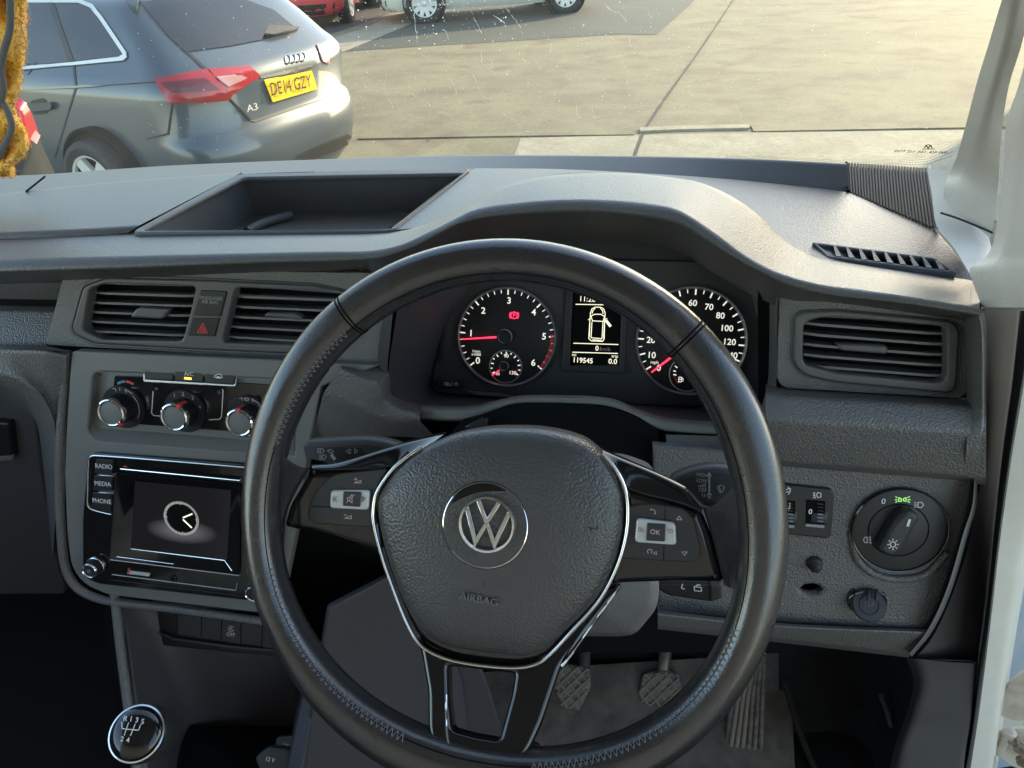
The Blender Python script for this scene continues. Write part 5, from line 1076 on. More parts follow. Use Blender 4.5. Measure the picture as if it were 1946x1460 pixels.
# right rail and big driver-side panel
rr0 = [(592, 1240, .55), (582, 1290, .525), (566, 1360, .49), (545, 1460, .44), (530, 1540, .41)]; rr1 = [(618, 1240, .545), (606, 1300, .52), (592, 1370, .485), (576, 1460, .438), (562, 1540, .41)]
cols = fillet_cols([row3([(x-4, y, Y+.05) for x, y, Y in rr0], 30), row3(rr0, 30), row3(rr1, 30), row3([(x+8, y, Y+.03) for x, y, Y in rr1], 30)], [.004, .004]); grid('rail', cols, M['console'], con, ang=60)
PQ = [(622, 1158, .575), (733, 1098, .585), (800, 1110, .60), (860, 1200, .60), (905, 1330, .57), (955, 1385, .55), (950, 1390, .54), (850, 1480, .48), (560, 1560, .42), (570, 1460, .435), (606, 1300, .515), (618, 1235, .54)]
PSd = Plane(700, 1280, .54, 12, 38)
prism('side_panel', PSd, [[(625, 1156), (735, 1098), (806, 1085), (880, 1300), (905, 1480), (850, 1560), (560, 1560), (600, 1310)]], .01, M['console'], con, bevel=.003, r=.006)
prism('side_panel', Plane(910, 1340, .60, 14, 10), [[(850, 1120), (930, 1310), (953, 1388), (940, 1560), (780, 1560), (780, 1120)]], .01, M['console'], con, bevel=.002)
pw = prism('socket_cover', Plane(512, 1445, .455, 50, 0), [[(500, 1425), (510, 1418), (552, 1424), (560, 1480), (500, 1480), (482, 1440)]], .012, M['dark'], con, bevel=.003, r=.006)
text('lettering', Plane(512, 1445, .455, 50, 0), '12 V', 513, 1444, 8, M['white'], pw, .0006, rot=-4)
pu = prism('socket_cover', Plane(540, 1412, .475, 50, 0), [[(525, 1400), (580, 1395), (580, 1425), (521, 1420)]], .01, M['black'], con, bevel=.002, r=.004)
strokes('symbol', Plane(540, 1412, .475, 50, 0), [[(536, 1414), (550, 1416)], [(541, 1414), (545, 1411)], [(543, 1415), (547, 1418)]], 1, M['dimprint'], pu, .0006)
# glovebox on the passenger side
gbx = thing('glovebox', 'charcoal grained glovebox lid with a black pull handle at the left edge', 'glovebox', tuple(onY(30, 830, .62)))
loft('lid', [[(-90, 782, .618), (20, 784, .618), (62, 796, .62), (70, 830, .622), (76, 880, .62), (90, 960, .61), (104, 1040, .60)], [(-90, 1000, .612), (0, 1010, .612), (30, 1020, .612), (40, 1030, .61), (50, 1050, .608), (60, 1080, .605), (70, 1110, .60)]], M['lower'], gbx, N=40) if False else None
gp = Plane(20, 840, .690, 2, 0)
prism('lid', gp, [[(-120, 770), (66, 775), (68, 800), (76, 890), (100, 1010), (122, 1060), (122, 1130), (-120, 1130)]], .01, M['console'], gbx, bevel=.003, r=.006)  # darker console plastic puts this side's shade into the lid colour
prism('handle', gp, [[(-60, 800), (16, 805), (24, 874), (-60, 880)]], .02, M['black'], gbx, lift=.012, bevel=.003, r=.004)
prism('handle_lip', gp, [[(-60, 872), (24, 866), (24, 876), (-60, 882)]], .006, M['lower'], gbx, lift=.013, bevel=.002)

# ================================================================ GEAR LEVER
gk = thing('gear_lever', 'round black gear knob with white shift pattern and chrome ring', 'gear lever', tuple(onY(262, 1395, .36)))
gc0 = onY(258, 1394, .345); gn = np.array([.02, -.70, .72]); gn = (C0-gc0)/np.linalg.norm(C0-gc0)*1.1+np.array([-.28, -.35, .5]); gn /= np.linalg.norm(gn)
rr_ = .0243
lathe('knob', gc0-gn*.012, gn, [(.014, -.075), (.019, -.060), (.0235, -.035), (.0270, -.014), (.0275, 0), (rr_*1.06, .007)], M['dark'], gk, 48)
lathe('ring', gc0-gn*.004, gn, [(rr_*1.09, -.002), (rr_*1.10, 0), (rr_*1.06, .0022), (rr_, .0028), (rr_*.98, .001)], M['chrome'], gk, 64)
lathe('cap', gc0-gn*.002, gn, [(rr_*math.cos(a), .009*math.sin(a)) for a in np.linspace(0, math.pi/2, 12)], M['gloss'], gk, 64)
gpl = Plane(0, 0, 1, o=gc0+gn*.0074); gpl.n = gn; gpl.u = np.cross([0, 0, 1.], gn); gpl.u /= np.linalg.norm(gpl.u); gpl.v = np.cross(gn, gpl.u)
strokes('shift_pattern', gpl, [[(231, 1372), (232, 1385), (263, 1388), (267, 1378)], [(244, 1374), (236, 1398)], [(257, 1376), (248, 1398)], [(244, 1374), (245, 1375)]], 1.7, M['white'], gk, .0008)
for s, x, y in (('R', 238, 1366), ('1', 249, 1367), ('3', 260, 1369), ('5', 271, 1372), ('2', 232, 1405), ('4', 243, 1407)): text('numeral', gpl, s, x, y, 9.5, M['white'], gk, .0004, rot=-8, flat=.01)

# ================================================================ RIGHT-HAND SWITCHES
dim = thing('dimmer_panel', 'small black panel with two thumbwheels, between steering wheel and light switch', 'dimmer switches', tuple(PK.hit(1540, 970)))
prism('panel', PK, [[(1440, 915), (1580, 930), (1586, 940), (1580, 1020), (1570, 1024), (1440, 1010)]], .006, M['black'], dim, lift=.004, bevel=.0015, r=.002)
for x in (1548, 1491):
    prism('slot', PK, [[(x-16, 950), (x+21, 953), (x+20, 998), (x-17, 995)]], .001, M['void'], dim, lift=.0046)
    o = PK.hit(x+2, 974, -.009); th = lathe('thumbwheel', o-PK.u*.0075, PK.u, [(0, 0), (.0145, 0), (.0148, .0005), (.0148, .0145), (.0145, .015), (0, .015)], M['dark'], dim, 40)
    for k in range(6): prism('ridge', PK, [[(x+5, 957+k*6.5), (x+17, 958+k*6.5), (x+17, 959.5+k*6.5), (x+5, 958.5+k*6.5)]], .0006, M['dimprint'] if k > 2 else M['dark'], th, lift=.0062)
    prism('lower_lip', PK, [[(x-17, 996), (x+19, 999), (x+18, 1004), (x-17, 1001)]], .002, M['dimprint'], dim, lift=.0055, bevel=.0003)
    if x > 1500: text('numeral', PK, '0', x-8, 973, 9, M['white'], th, .0064, flat=.02)
    else: strokes('symbol', PK, [[(x+2, 956), (x+2, 966), (x+10, 967), (x+10, 956)], [(x+4, 971), (x+9, 971)]], 1.6, M['white'], th, .0064)
strokes('symbol', PK, [[(1554, 936), (1560, 938), (1560, 945), (1554, 946), (1552, 941), (1554, 936)], [(1549, 937), (1545, 938)], [(1549, 941), (1545, 942)], [(1549, 945), (1545, 946)], [(1547, 936), (1549, 947)]], 1.5, M['white'], dim, .0048)
strokes('symbol', PK, [[(1494, 931), (1500, 928), (1502, 934), (1498, 940)], [(1497, 926), (1503, 930)], [(1494, 936), (1499, 934)]], 1.4, M['white'], dim, .0048)
ls = thing('light_switch', 'round black rotary headlight switch with a bar grip, near the driver door', 'light switch', tuple(PK.hit(1710, 1010)))
pk_ = PK.px(1710, 1010)
disc('bezel', PK, 1710, 1009, 77*pk_, .006, M['dark'], ls, lift=.006, bev=.0025)
lathe('rim', PK.hit(1710, 1009, .004), PK.n, [(79*pk_, -.004), (79.5*pk_, 0), (78*pk_, .0012), (76.5*pk_, .001)], M['gloss'], ls, 72)
lathe('groove', PK.hit(1707, 1008, .006), PK.n, [(49.5*pk_, 0), (49.5*pk_, .0003), (47.8*pk_, .0003), (47.8*pk_, 0)], M['void'], ls, 64)
disc('dial', PK, 1707, 1008, 47.5*pk_, .004, M['dark'], ls, lift=.0066, bev=.0008)
g0 = [(1722, 971), (1738, 974), (1748, 983), (1746, 992), (1712, 1050), (1702, 1058), (1690, 1060), (1672, 1050), (1669, 1044), (1700, 992)]
gp_ = prism('grip', PK, [g0], .016, M['dark'], ls, lift=.022, bevel=.004, r=.003)
strokes('indicator', PK, [[(1729, 988), (1725, 1000)]], 4, M['white'], gp_, .0226)
strokes('lamp_symbol', PK, [[(1697+5*math.cos(a), 1035+5*math.sin(a)) for a in np.linspace(0, 6.28, 16)]]+[[(1697+7.5*math.cos(a), 1035+7.5*math.sin(a)), (1697+10.5*math.cos(a), 1035+10.5*math.sin(a))] for a in np.linspace(0, 6.28, 9)[:-1]], 1.5, M['white'], gp_, .0226)
text('numeral', PK, '0', 1679, 953.5, 10, M['white'], ls, .0066, flat=.01)
strokes('symbol', PK, [[(1708, 946), (1713, 948), (1713, 953), (1708, 953), (1708, 946)], [(1717, 948), (1722, 946), (1722, 953), (1717, 952), (1717, 948)], [(1705, 946), (1702, 944)], [(1705, 950), (1701, 950)], [(1705, 953), (1702, 955)], [(1725, 946), (1729, 944)], [(1725, 950), (1730, 950)], [(1725, 953), (1729, 955)]], 1.4, M['green'], ls, .0066)
strokes('symbol', PK, [[(1745, 955), (1752, 955), (1755, 960), (1751, 965), (1744, 964), (1745, 955)]], 1.5, M['white'], ls, .0066); strokes('symbol', PK, [[(1737, 955+i*3), (1742, 955.5+i*3)] for i in range(4)], 1.6, M['pink'], ls, .0066)
strokes('symbol', PK, [[(1648, 1021), (1648, 1032), (1643, 1031), (1641, 1026), (1644, 1021), (1648, 1021)], [(1651, 1022), (1656, 1022)], [(1651, 1026), (1656, 1027)], [(1651, 1031), (1656, 1032)], [(1653, 1019), (1655, 1034)]], 1.3, M['white'], ls, .0066)
bl = thing('rubber_button', 'small domed black rubber plug below the thumbwheel panel', 'plug', tuple(PK.hit(1548, 1072)))
lathe('plug', PK.hit(1548, 1070), PK.n*.8+np.array([0, -.1, -.25]), [(.0075, -.002), (.0078, .002), (.0070, .004), (.0060, .0048), (.0056, .0075), (.0035, .010), (0, .0108)], M['dark'], bl, 32)
ps = thing('power_socket', 'round black power socket with a hinged rubber flap, low on the dash', 'power socket', tuple(PK.hit(1650, 1140)))
pn = PK.n*.6+np.array([0, -.2, .55]); pn /= np.linalg.norm(pn)
lathe('socket', PK.hit(1648, 1137, .001), PK.n+np.array([0, 0, .5]), [(.0185, -.006), (.0185, .001), (.0165, .0026), (.013, .0015), (.013, -.01), (0, -.01)], M['black'], ps, 40)
lathe('flap', PK.hit(1651, 1150, .008), PK.n+np.array([0, 0, .75]), [(.0160, -.002), (.0163, .0005), (.0150, .002), (.010, .0022), (.0095, .003), (.0085, .003), (.0080, .0022), (0, .0022)], M['dark'], ps, 40)
for x in (1651, 1666): tube('strap', [PK.hit(x, 1122, .004), PK.hit(x-1, 1132, .012), PK.hit(x-1, 1140, .0125)], .0018, M['rubber'] if False else M['dark'], ps, 6)
pp = Plane(0, 0, 1, o=PK.hit(1651, 1150, .0105)); pp.n = PK.n+np.array([0, 0, .75]); pp.n /= np.linalg.norm(pp.n); pp.u = PK.u; pp.v = np.cross(pp.n, pp.u)
text('lettering', pp, '12V', 1651, 1149, 8, M['stack'], ps, .0006)
strokes('printed_marks', pp, [[(1614, 1137), (1618, 1133), (1622, 1131)], [(1626, 1129), (1632, 1127)], [(1634, 1127), (1640, 1125)], [(1676, 1128), (1682, 1131)], [(1684, 1134), (1688, 1139)]], 1.6, M['dimprint'], ps, .001)

# ================================================================ PEDALS
def pedal(name, label, o, pad, pl, arm, cat='pedal', dep=.018):
    t = thing(name, label, cat, tuple(pl.hit(*o)))
    p = prism('pedal_pad', pl, [pad], dep, M['rubber'], t, bevel=.004, r=.008)
    return t, p
PL1 = Plane(1090, 1310, .66, 40, 0)
clp, pp1 = pedal('clutch_pedal', 'worn dirty clutch pedal with a diamond tread, left of the brake pedal', (1090, 1310), [(1070, 1262), (1122, 1270), (1124, 1306), (1100, 1354), (1066, 1345), (1052, 1302), (1058, 1275)], PL1, None)
def tread(t, pl, poly, step, wpx):
    """raised diamond ridges clipped to the pad"""
    P = [pl.uv(x, y, .002) for x, y in poly]; n = len(P); c = sum(P)/n; P = [c+(p-c)*.93 for p in P]; L = []
    for ang in (48, 132):
        d = np.array([math.cos(R(ang)), math.sin(R(ang))]); m = np.array([-d[1], d[0]])
        for k in range(-9, 10):
            o = c+m*k*step; ts = []
            for i in range(n):
                a, b = P[i], P[(i+1) % n]; e = b-a; den = d[0]*(-e[1])+d[1]*e[0]
                if abs(den) < 1e-9: continue
                r_ = a-o; t_ = (r_[0]*(-e[1])+r_[1]*e[0])/den; s = (d[0]*r_[1]-d[1]*r_[0])/den
                if 0 <= s <= 1: ts.append(t_)
            if len(ts) >= 2: L.append([o+d*min(ts), o+d*max(ts)])
    return strokes('tread', pl, L, wpx, M['tread'], t, .0025, px=False, th=.0025)
M['tread'] = material('worn tread ridges', (.15, .13, .105), .7, noise=(70, (.20, .16, .12), .7))
tread(clp, PL1, [(1070, 1262), (1122, 1270), (1124, 1306), (1100, 1354), (1066, 1345), (1052, 1302), (1058, 1275)], .0115, .0022)
tube('pedal_arm', [PL1.hit(1110, 1270, -.012), PL1.hit(1112, 1225, .0), onY(1112, 1160, .70)], .009, M['dark'], clp, 10)
PL2 = Plane(1255, 1320, .69, 40, 0)
bpoly = [(1222, 1280), (1262, 1275), (1290, 1280), (1296, 1310), (1288, 1360), (1262, 1376), (1226, 1366), (1212, 1320)]
brk, _ = pedal('brake_pedal', 'wide dirty brake pedal with a diamond tread, right of the clutch pedal', (1255, 1320), bpoly, PL2, None)
tread(brk, PL2, bpoly, .0125, .0022)
tube('pedal_arm', [PL2.hit(1258, 1285, -.012), PL2.hit(1266, 1230, .0), onY(1272, 1150, .74)], .010, M['steel'], brk, 10, flat=.6)
PL3 = Plane(1412, 1370, .66, 24, 0)
apoly = [(1420, 1240), (1458, 1240), (1456, 1300), (1452, 1400), (1448, 1500), (1366, 1500), (1376, 1440), (1384, 1360), (1400, 1290)]
acc = thing('accelerator_pedal', 'long ribbed accelerator pedal with muddy grooves, right of the brake', 'pedal', tuple(PL3.hit(1412, 1370)))
prism('pedal_pad', PL3, [apoly], .016, M['rubber'], acc, bevel=.003, r=.006)
for k in range(6):
    s = (k+.5)/6; L = [(1424+s*32, 1246), (1402+s*52, 1310), (1386+s*66, 1400), (1370+s*76, 1496)]
    tube('tread_rib', [PL3.hit(x, y, .001) for x, y in crom(L, 6)], .0034, M['tread'] if k in (0, 1, 2) else M['rubber'], acc, 8)
# ================================================================ STEERING COLUMN, STALKS, KEY
WC = np.array([-.0564, .3503, 1.0829])
PW = Plane(0, 0, 1, 30.05, 2.7, o=WC); PW.n = np.array([-math.sin(R(2.7))*math.cos(R(30.05)), -math.cos(R(2.7))*math.cos(R(30.05)), math.sin(R(30.05))])
PW.u = np.cross([0, 0, 1], PW.n); PW.u /= np.linalg.norm(PW.u); PW.v = np.cross(PW.n, PW.u)
colm = thing('steering_column', 'grey plastic shroud round the steering column behind the wheel', 'steering column', tuple(PW.pt(0, 0, -.1)))
M['shroud'] = material('grey shroud plastic', (.16, .155, .15), .5, grain=(.0018, .3))
def col_loft(name, secs, mat):
    cols = [[PW.pt(u, v, n) for u, v in sec] for n, sec in secs]; return grid(name, [np.array(c) for c in cols], mat, colm, ang=60, closed=True)
def ell(rx, ry, cy=0, n=40, p=2.6, cx=0): return [(cx+math.copysign(abs(math.cos(a))**(2/p), math.cos(a))*rx, cy+math.copysign(abs(math.sin(a))**(2/p), math.sin(a))*ry) for a in np.linspace(0, 2*math.pi, n, False)]
def px_sec(n, P): return (n, rnd([PW.uv(x, y, n) for x, y in P], .02, 6))
sh_ = [(800, 900), (1215, 900), (1246, 1000), (1250, 1130), (1244, 1160), (1206, 1206), (1180, 1210), (860, 1206), (800, 1140)]
def scl(P, s, dx, dy): return [(1010+(x-1010)*s+dx, 1060+(y-1060)*s+dy) for x, y in P]
col_loft('lower_shroud', [px_sec(-.044, scl(sh_, .1, 0, 0)), px_sec(-.045, scl(sh_, .93, 0, 0)), px_sec(-.055, sh_), px_sec(-.10, scl(sh_, 1.0, 3, -2)), px_sec(-.20, scl(sh_, .82, 20, -30)), px_sec(-.24, scl(sh_, .6, 20, -40))], M['shroud'])
prism('upper_shroud', PW, [[(1100, 870), (1180, 868), (1240, 890), (1252, 925), (1240, 960), (1100, 960)]], .03, M['shroud'], colm, lift=-.075, bevel=.006, r=.01)
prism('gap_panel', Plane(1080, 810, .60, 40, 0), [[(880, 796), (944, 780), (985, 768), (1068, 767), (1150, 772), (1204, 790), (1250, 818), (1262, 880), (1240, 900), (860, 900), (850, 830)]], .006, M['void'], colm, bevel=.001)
prism('shroud_edge', Plane(905, 805, .585, 30, 0), [[(898, 802), (912, 795), (928, 797), (924, 812), (895, 816), (880, 812)]], .01, M['black'], colm, bevel=.002)
PT = PW.off(-.055)
il_ = thing('indicator_stalk', 'black indicator stalk with white lamp symbols, left of the wheel hub', 'stalk', tuple(PT.hit(660, 855)))
prism('stalk_body', PT, [[(570, 845), (580, 836), (690, 830), (735, 836), (790, 858), (800, 900), (760, 905), (640, 885), (578, 872)]], .020, M['dark'], il_, bevel=.006, r=.008)
prism('stalk_end', PT, [[(576, 848), (688, 850), (692, 866), (640, 884), (580, 870)]], .002, M['black'], il_, lift=.0006, bevel=.0004, r=.002)
hl = lambda x, y: [[(x, y-4), (x+4, y-4), (x+7, y), (x+4, y+4), (x, y+4), (x, y-4)]]+[[(x-6, y-4+i*2.6), (x-2, y-4+i*2.6)] for i in range(4)]
strokes('symbol', PT, hl(609, 857)+hl(613, 869)+[[(622, 857), (628, 854), (634, 859), (630, 862), (622, 857)], [(658, 858), (664, 853.5), (664, 862.5), (658, 858)], [(680, 858), (674, 853.5), (674, 862.5), (680, 858)], [(664, 855.5), (668, 855.5)], [(664, 860.5), (668, 860.5)]], 1.2, M['dimprint'], il_, .0012)
strokes('symbol', PT, [[(630, 865), (636, 873)]], 6, M['dimprint'], il_, .0012)
ws = thing('wiper_stalk', 'black wiper stalk with HIGH and LOW print, right of the wheel hub', 'stalk', tuple(PT.hit(1360, 920)))
prism('stalk_body', PT, [[(1270, 908), (1310, 890), (1350, 882), (1400, 886), (1420, 930), (1400, 975), (1340, 965), (1280, 945)]], .020, M['dark'], ws, bevel=.006, r=.008)
for s, x, y in (('HIGH', 1334, 903), ('LOW', 1334, 914), ('OFF', 1335, 932), ('1x', 1337, 941)): text('lettering', PT, s, x, y, 7, M['dimprint'], ws, .0012, .85)
strokes('symbol', PT, [[(1328+i*4, 926), (1328+i*4, 923.5-i*1.4)] for i in range(4)], 1.8, M['dimprint'], ws, .0012)
strokes('symbol', PT, [[(1348, 900+i*6), (1348, 904+i*6)] for i in range(7)], 3, M['dimprint'], ws, .0012)
strokes('symbol', PT, [[(1344, 906), (1348, 898), (1352, 906)], [(1344, 940), (1348, 948), (1352, 940), (1344, 940)], [(1363, 926), (1370, 922), (1377, 926), (1372, 936), (1368, 936), (1363, 926)], [(1370, 936), (1367, 925)]], 1.3, M['dimprint'], ws, .0012)
key = thing('car_key', 'black ignition key fob with lock symbols, below the right wheel spoke', 'key', tuple(PT.hit(1310, 1125)))
PKy = Plane(1310, 1125, .44, 10, 0)
prism('fob', PKy, [[(1248, 1106), (1366, 1108), (1364, 1142), (1352, 1146), (1270, 1134), (1250, 1122)]], .014, M['black'], key, bevel=.003, r=.004)
prism('fob_end', PKy, [[(1346, 1108), (1374, 1110), (1374, 1140), (1348, 1146)]], .012, M['dark'], key, lift=.002, bevel=.003, r=.003)
strokes('lock_symbol', PKy, [[(1297, 1110), (1295, 1118), (1301, 1120)], [(1319, 1115), (1333, 1117), (1333, 1124), (1320, 1123), (1319, 1115)], [(1322, 1115), (1326, 1111), (1331, 1113)]], 1.4, M['white'], key, .0006)
strokes('divider', PKy, [[(1315, 1109), (1314, 1134)], [(1346, 1109), (1345, 1144)]], .8, M['dark'], key, .0005)

# ================================================================ STEERING WHEEL
sw = thing('steering_wheel', 'black leather three spoke steering wheel with round chrome badge, in front of the dials', 'steering wheel', tuple(WC))
OUT = [(711, 520), (840, 470), (960, 450), (1090, 468), (1211, 520), (1318, 597), (1390, 676), (1437, 750), (1469, 825), (1494, 948), (1498, 1000), (1496, 1066), (1476, 1163), (1456, 1228), (1426, 1285), (1390, 1328), (1336, 1397), (1293, 1440), (1180, 1496), (1060, 1518), (960, 1520), (830, 1496), (700, 1429), (647, 1386), (575, 1310), (540, 1253), (504, 1163), (475, 1066), (467, 1000), (468, 948), (478, 840), (504, 760), (532, 696), (575, 642), (633, 577)]
INN = [(769, 582), (870, 548), (960, 537), (1060, 545), (1175, 588), (1258, 660), (1314, 753), (1350, 804), (1383, 868), (1400, 950), (1402, 1030), (1396, 1110), (1383, 1177), (1343, 1249), (1293, 1310), (1211, 1382), (1140, 1408), (1067, 1420), (960, 1428), (880, 1405), (808, 1375), (700, 1328), (647, 1281), (593, 1220), (561, 1145), (536, 1060), (528, 990), (536, 900), (556, 820), (600, 730), (690, 634)]
def polar(P):
    q = np.array([PW.uv(x, y) for x, y in P]); a = np.arctan2(q[:, 1], q[:, 0]) % (2*math.pi); r = np.hypot(q[:, 0], q[:, 1]); i = np.argsort(a)
    # low order Fourier fit: a smooth, slightly uneven grip
    A = np.stack([np.ones_like(a)]+[f_(k*a) for k in range(1, 5) for f_ in (np.cos, np.sin)], 1); return np.linalg.lstsq(A.T @ A+np.diag([0]+[.15*k for k in range(1, 5) for _ in (0, 1)]), A.T @ r, rcond=None)[0]
fo, fi = polar(OUT), polar(INN)
def fr_eval(c, a): return sum(c[i]*f_ for i, f_ in enumerate([1]+[g_(k*a) for k in range(1, 5) for g_ in (math.cos, math.sin)]))
NR, NS = 240, 28; V = []; Fc = []
for k in range(NR):
    a = 2*math.pi*k/NR; ro, ri = fr_eval(fo, a), fr_eval(fi, a); rm, rh = (ro+ri)/2, (ro-ri)/2; ca, sa = math.cos(a), math.sin(a)
    # thumb swells near the spokes at quarter to three
    for j in range(NS):
        b = 2*math.pi*j/NS; rr = rm+rh*math.cos(b); h = .0165*math.sin(b)*(1+.06*math.cos(2*b))
        V.append(PW.pt(rr*ca, rr*sa, h))
for k in range(NR):
    for j in range(NS): Fc.append((k*NS+j, ((k+1) % NR)*NS+j, ((k+1) % NR)*NS+(j+1) % NS, k*NS+(j+1) % NS))
rim_o = mk('rim', V, Fc, M['leather'], sw, 180)
def rim_pt(a, b, gap=0):
    ro, ri = fr_eval(fo, a), fr_eval(fi, a); rm, rh = (ro+ri)/2, (ro-ri)/2+gap; rr = rm+rh*math.cos(b); return PW.pt(rr*math.cos(a), rr*math.sin(a), (.0165*(1+.06*math.cos(2*b))+gap)*math.sin(b))
# cross seams in the leather at ten and two, and the low ones
for a in (R(50), R(131)):
    for da in (0, .014): tube('seam', [rim_pt(a+da, b, -.0004) for b in np.linspace(0, 2*math.pi, 30, False)], .0009, M['void'], rim_o, 5, True)
# baseball stitch round the inside of the rim
V = []; Fc = []
def seg(p, q, r):
    d = q-p; d /= np.linalg.norm(d); s = np.cross(d, PW.n); s /= np.linalg.norm(s)+1e-9; t_ = np.cross(d, s); i = len(V)
    for e in (p, q):
        for k in range(4): V.append(e+(s*math.cos(k*math.pi/2)+t_*math.sin(k*math.pi/2))*r)
    for k in range(4): Fc.append((i+k, i+(k+1) % 4, i+4+(k+1) % 4, i+4+k))
    Fc.append((i+3, i+2, i+1, i)); Fc.append((i+4, i+5, i+6, i+7))
ns = 250
for lo, hi in ((133, 166), (196, 252), (283, 343)):
    V.clear(); Fc.clear()
    for k in range(ns):
        a0, a1 = 2*math.pi*k/ns, 2*math.pi*(k+1)/ns; dg = math.degrees(a0)
        if not lo < dg < hi: continue
        b1, b2 = math.pi-.96, math.pi-.64
        seg(rim_pt(a0, b1, .0003), rim_pt((a0+a1)/2, b2, .0003), .00034); seg(rim_pt((a0+a1)/2, b2, .0003), rim_pt(a1, b1, .0003), .00034)
    mk('stitching', V, Fc, M['thread'], rim_o)
tube('stitch_groove', [rim_pt(a, math.pi-.79, -.0008) for a in np.linspace(0, 2*math.pi, 200, False)], .0010, M['void'], rim_o, 5, True)
# hub: airbag cover, chrome line, badge
HUB = PW.off(-.012)
cov = [(852, 829), (909, 816), (960, 813), (1032, 816), (1104, 834), (1142, 862), (1166, 895), (1183, 935), (1188, 975), (1184, 1020), (1168, 1078), (1137, 1138), (1084, 1195), (1030, 1240), (1004, 1250), (960, 1248), (870, 1236), (826, 1222), (798, 1200), (778, 1172), (756, 1125), (732, 1056), (717, 994), (714, 955), (720, 935), (747, 897), (787, 861)]
q = crom([np.r_[HUB.uv(x, y)] for x, y in cov], 4, True); cq = q.mean(0); rings = []
for s, h in ((1, -.022), (1.0, -.006), (.985, -.001), (.955, .003), (.90, .0055), (.75, .009), (.55, .011), (.36, .012), (.18, .012)):
    rings.append(np.array([HUB.pt(*(cq+(p-cq)*s), h) for p in q]))
ab = grid('airbag_cover', rings, M['airbag'], sw, ang=60, closed=True)
bm = bmesh.new(); bm.from_mesh(ab.data); bm.verts.ensure_lookup_table(); n_ = len(q); bm.faces.new([bm.verts[(len(rings)-1)*n_+i] for i in range(n_)]); bmesh.ops.recalc_face_normals(bm, faces=bm.faces); bm.to_mesh(ab.data); bm.free(); smooth_mesh(ab.data, 60)
AB = HUB.off(.0098)
text('lettering', HUB.off(.0126), 'AIRBAG', 910, 1139, 13, M['shroud'], ab, .0004, 1.15, rot=-3, thick=.0008)
strokes('mould_mark', HUB.off(.0118), [[(919, 1104), (919, 1118)]], 1.3, M['black'], ab, .0006); strokes('mould_mark', HUB.off(.0086), [[(1117, 1003), (1137, 1006), (1137, 1000)], [(1122, 1003), (1124, 1010)], [(735, 965), (748, 958)], [(738, 960), (740, 970)]], 1.3, M['black'], ab, .0010)
line = [(800, 851), (770, 872), (744, 895), (716, 936), (709, 975), (711, 1000), (726, 1060), (751, 1131), (773, 1185), (794, 1221), (823, 1242), (870, 1258), (960, 1269), (1006, 1266), (1035, 1253), (1086, 1200), (1140, 1139), (1172, 1078), (1189, 1020), (1193, 965), (1186, 925), (1168, 889), (1146, 862)]
tube('chrome_line', [HUB.hit(x, y, -.001) for x, y in crom(line, 6)], .0014, M['mirror'], sw, 8)
BG = HUB.off(.010); pb = BG.px(922, 998)
bd = disc('badge_base', BG, 922, 998, 80*pb, .006, M['gloss'], sw, lift=.0015, bev=.0012)
lathe('badge_ring', BG.hit(922, 998, 0), BG.n, [(84*pb, -.003), (84.5*pb, .0005), (83*pb, .0022), (80.5*pb, .0018), (79.5*pb, -.001)], M['dark'], bd, 96)
lathe('badge_ring', BG.hit(922, 998, .001), BG.n, [(81.5*pb, 0), (81.5*pb, .0010), (80*pb, .0012), (79*pb, .0005)], M['mirror'], bd, 96)
EM = BG.off(.0040); er = 54*pb; ec = EM.uv(925, 997)
lathe('emblem', EM.pt(ec[0], ec[1], 0), EM.n, [(er, -.003), (er*1.01, 0), (er*.97, .0018), (er*.90, .002), (er*.86, .001), (er*.85, -.001)], M['mirror'], bd, 96)
M['emblem'] = material('dark chrome', (.62, .63, .65), .06, 1)
def bars(name, pts, wd, mat, parent, lift):
    """bevelled metal strokes with mitred corners"""
    P = [np.array(p, float) for p in pts]; n = len(P); Lf = []; Rt = []
    for i in range(n):
        d1 = P[i]-P[i-1] if i else P[1]-P[0]; d2 = P[i+1]-P[i] if i < n-1 else d1; d1 /= np.linalg.norm(d1); d2 = d2/np.linalg.norm(d2); n1 = np.array([-d1[1], d1[0]]); n2 = np.array([-d2[1], d2[0]]); m_ = n1+n2; m_ /= np.linalg.norm(m_); k = min(1/max(m_ @ n1, .3), 2.6); Lf.append(P[i]+m_*wd*k); Rt.append(P[i]-m_*wd*k)
    poly = Lf+Rt[::-1]; return prism(name, EM, [[np.array(p) for p in poly]], .003, mat, parent, lift=lift, bevel=.0006, px=False)
def E_(x, y): return np.array([ec[0]+x*er, ec[1]+y*er])
bars('emblem', [E_(-.36, .82), E_(-.02, .12), E_(.02, .12), E_(.36, .82)], er*.08, M['emblem'], bd, .0016)
bars('emblem', [E_(-.74, .50), E_(-.34, -.66), E_(-.02, .0), E_(.02, .0), E_(.34, -.66), E_(.74, .50)], er*.08, M['emblem'], bd, .0012)
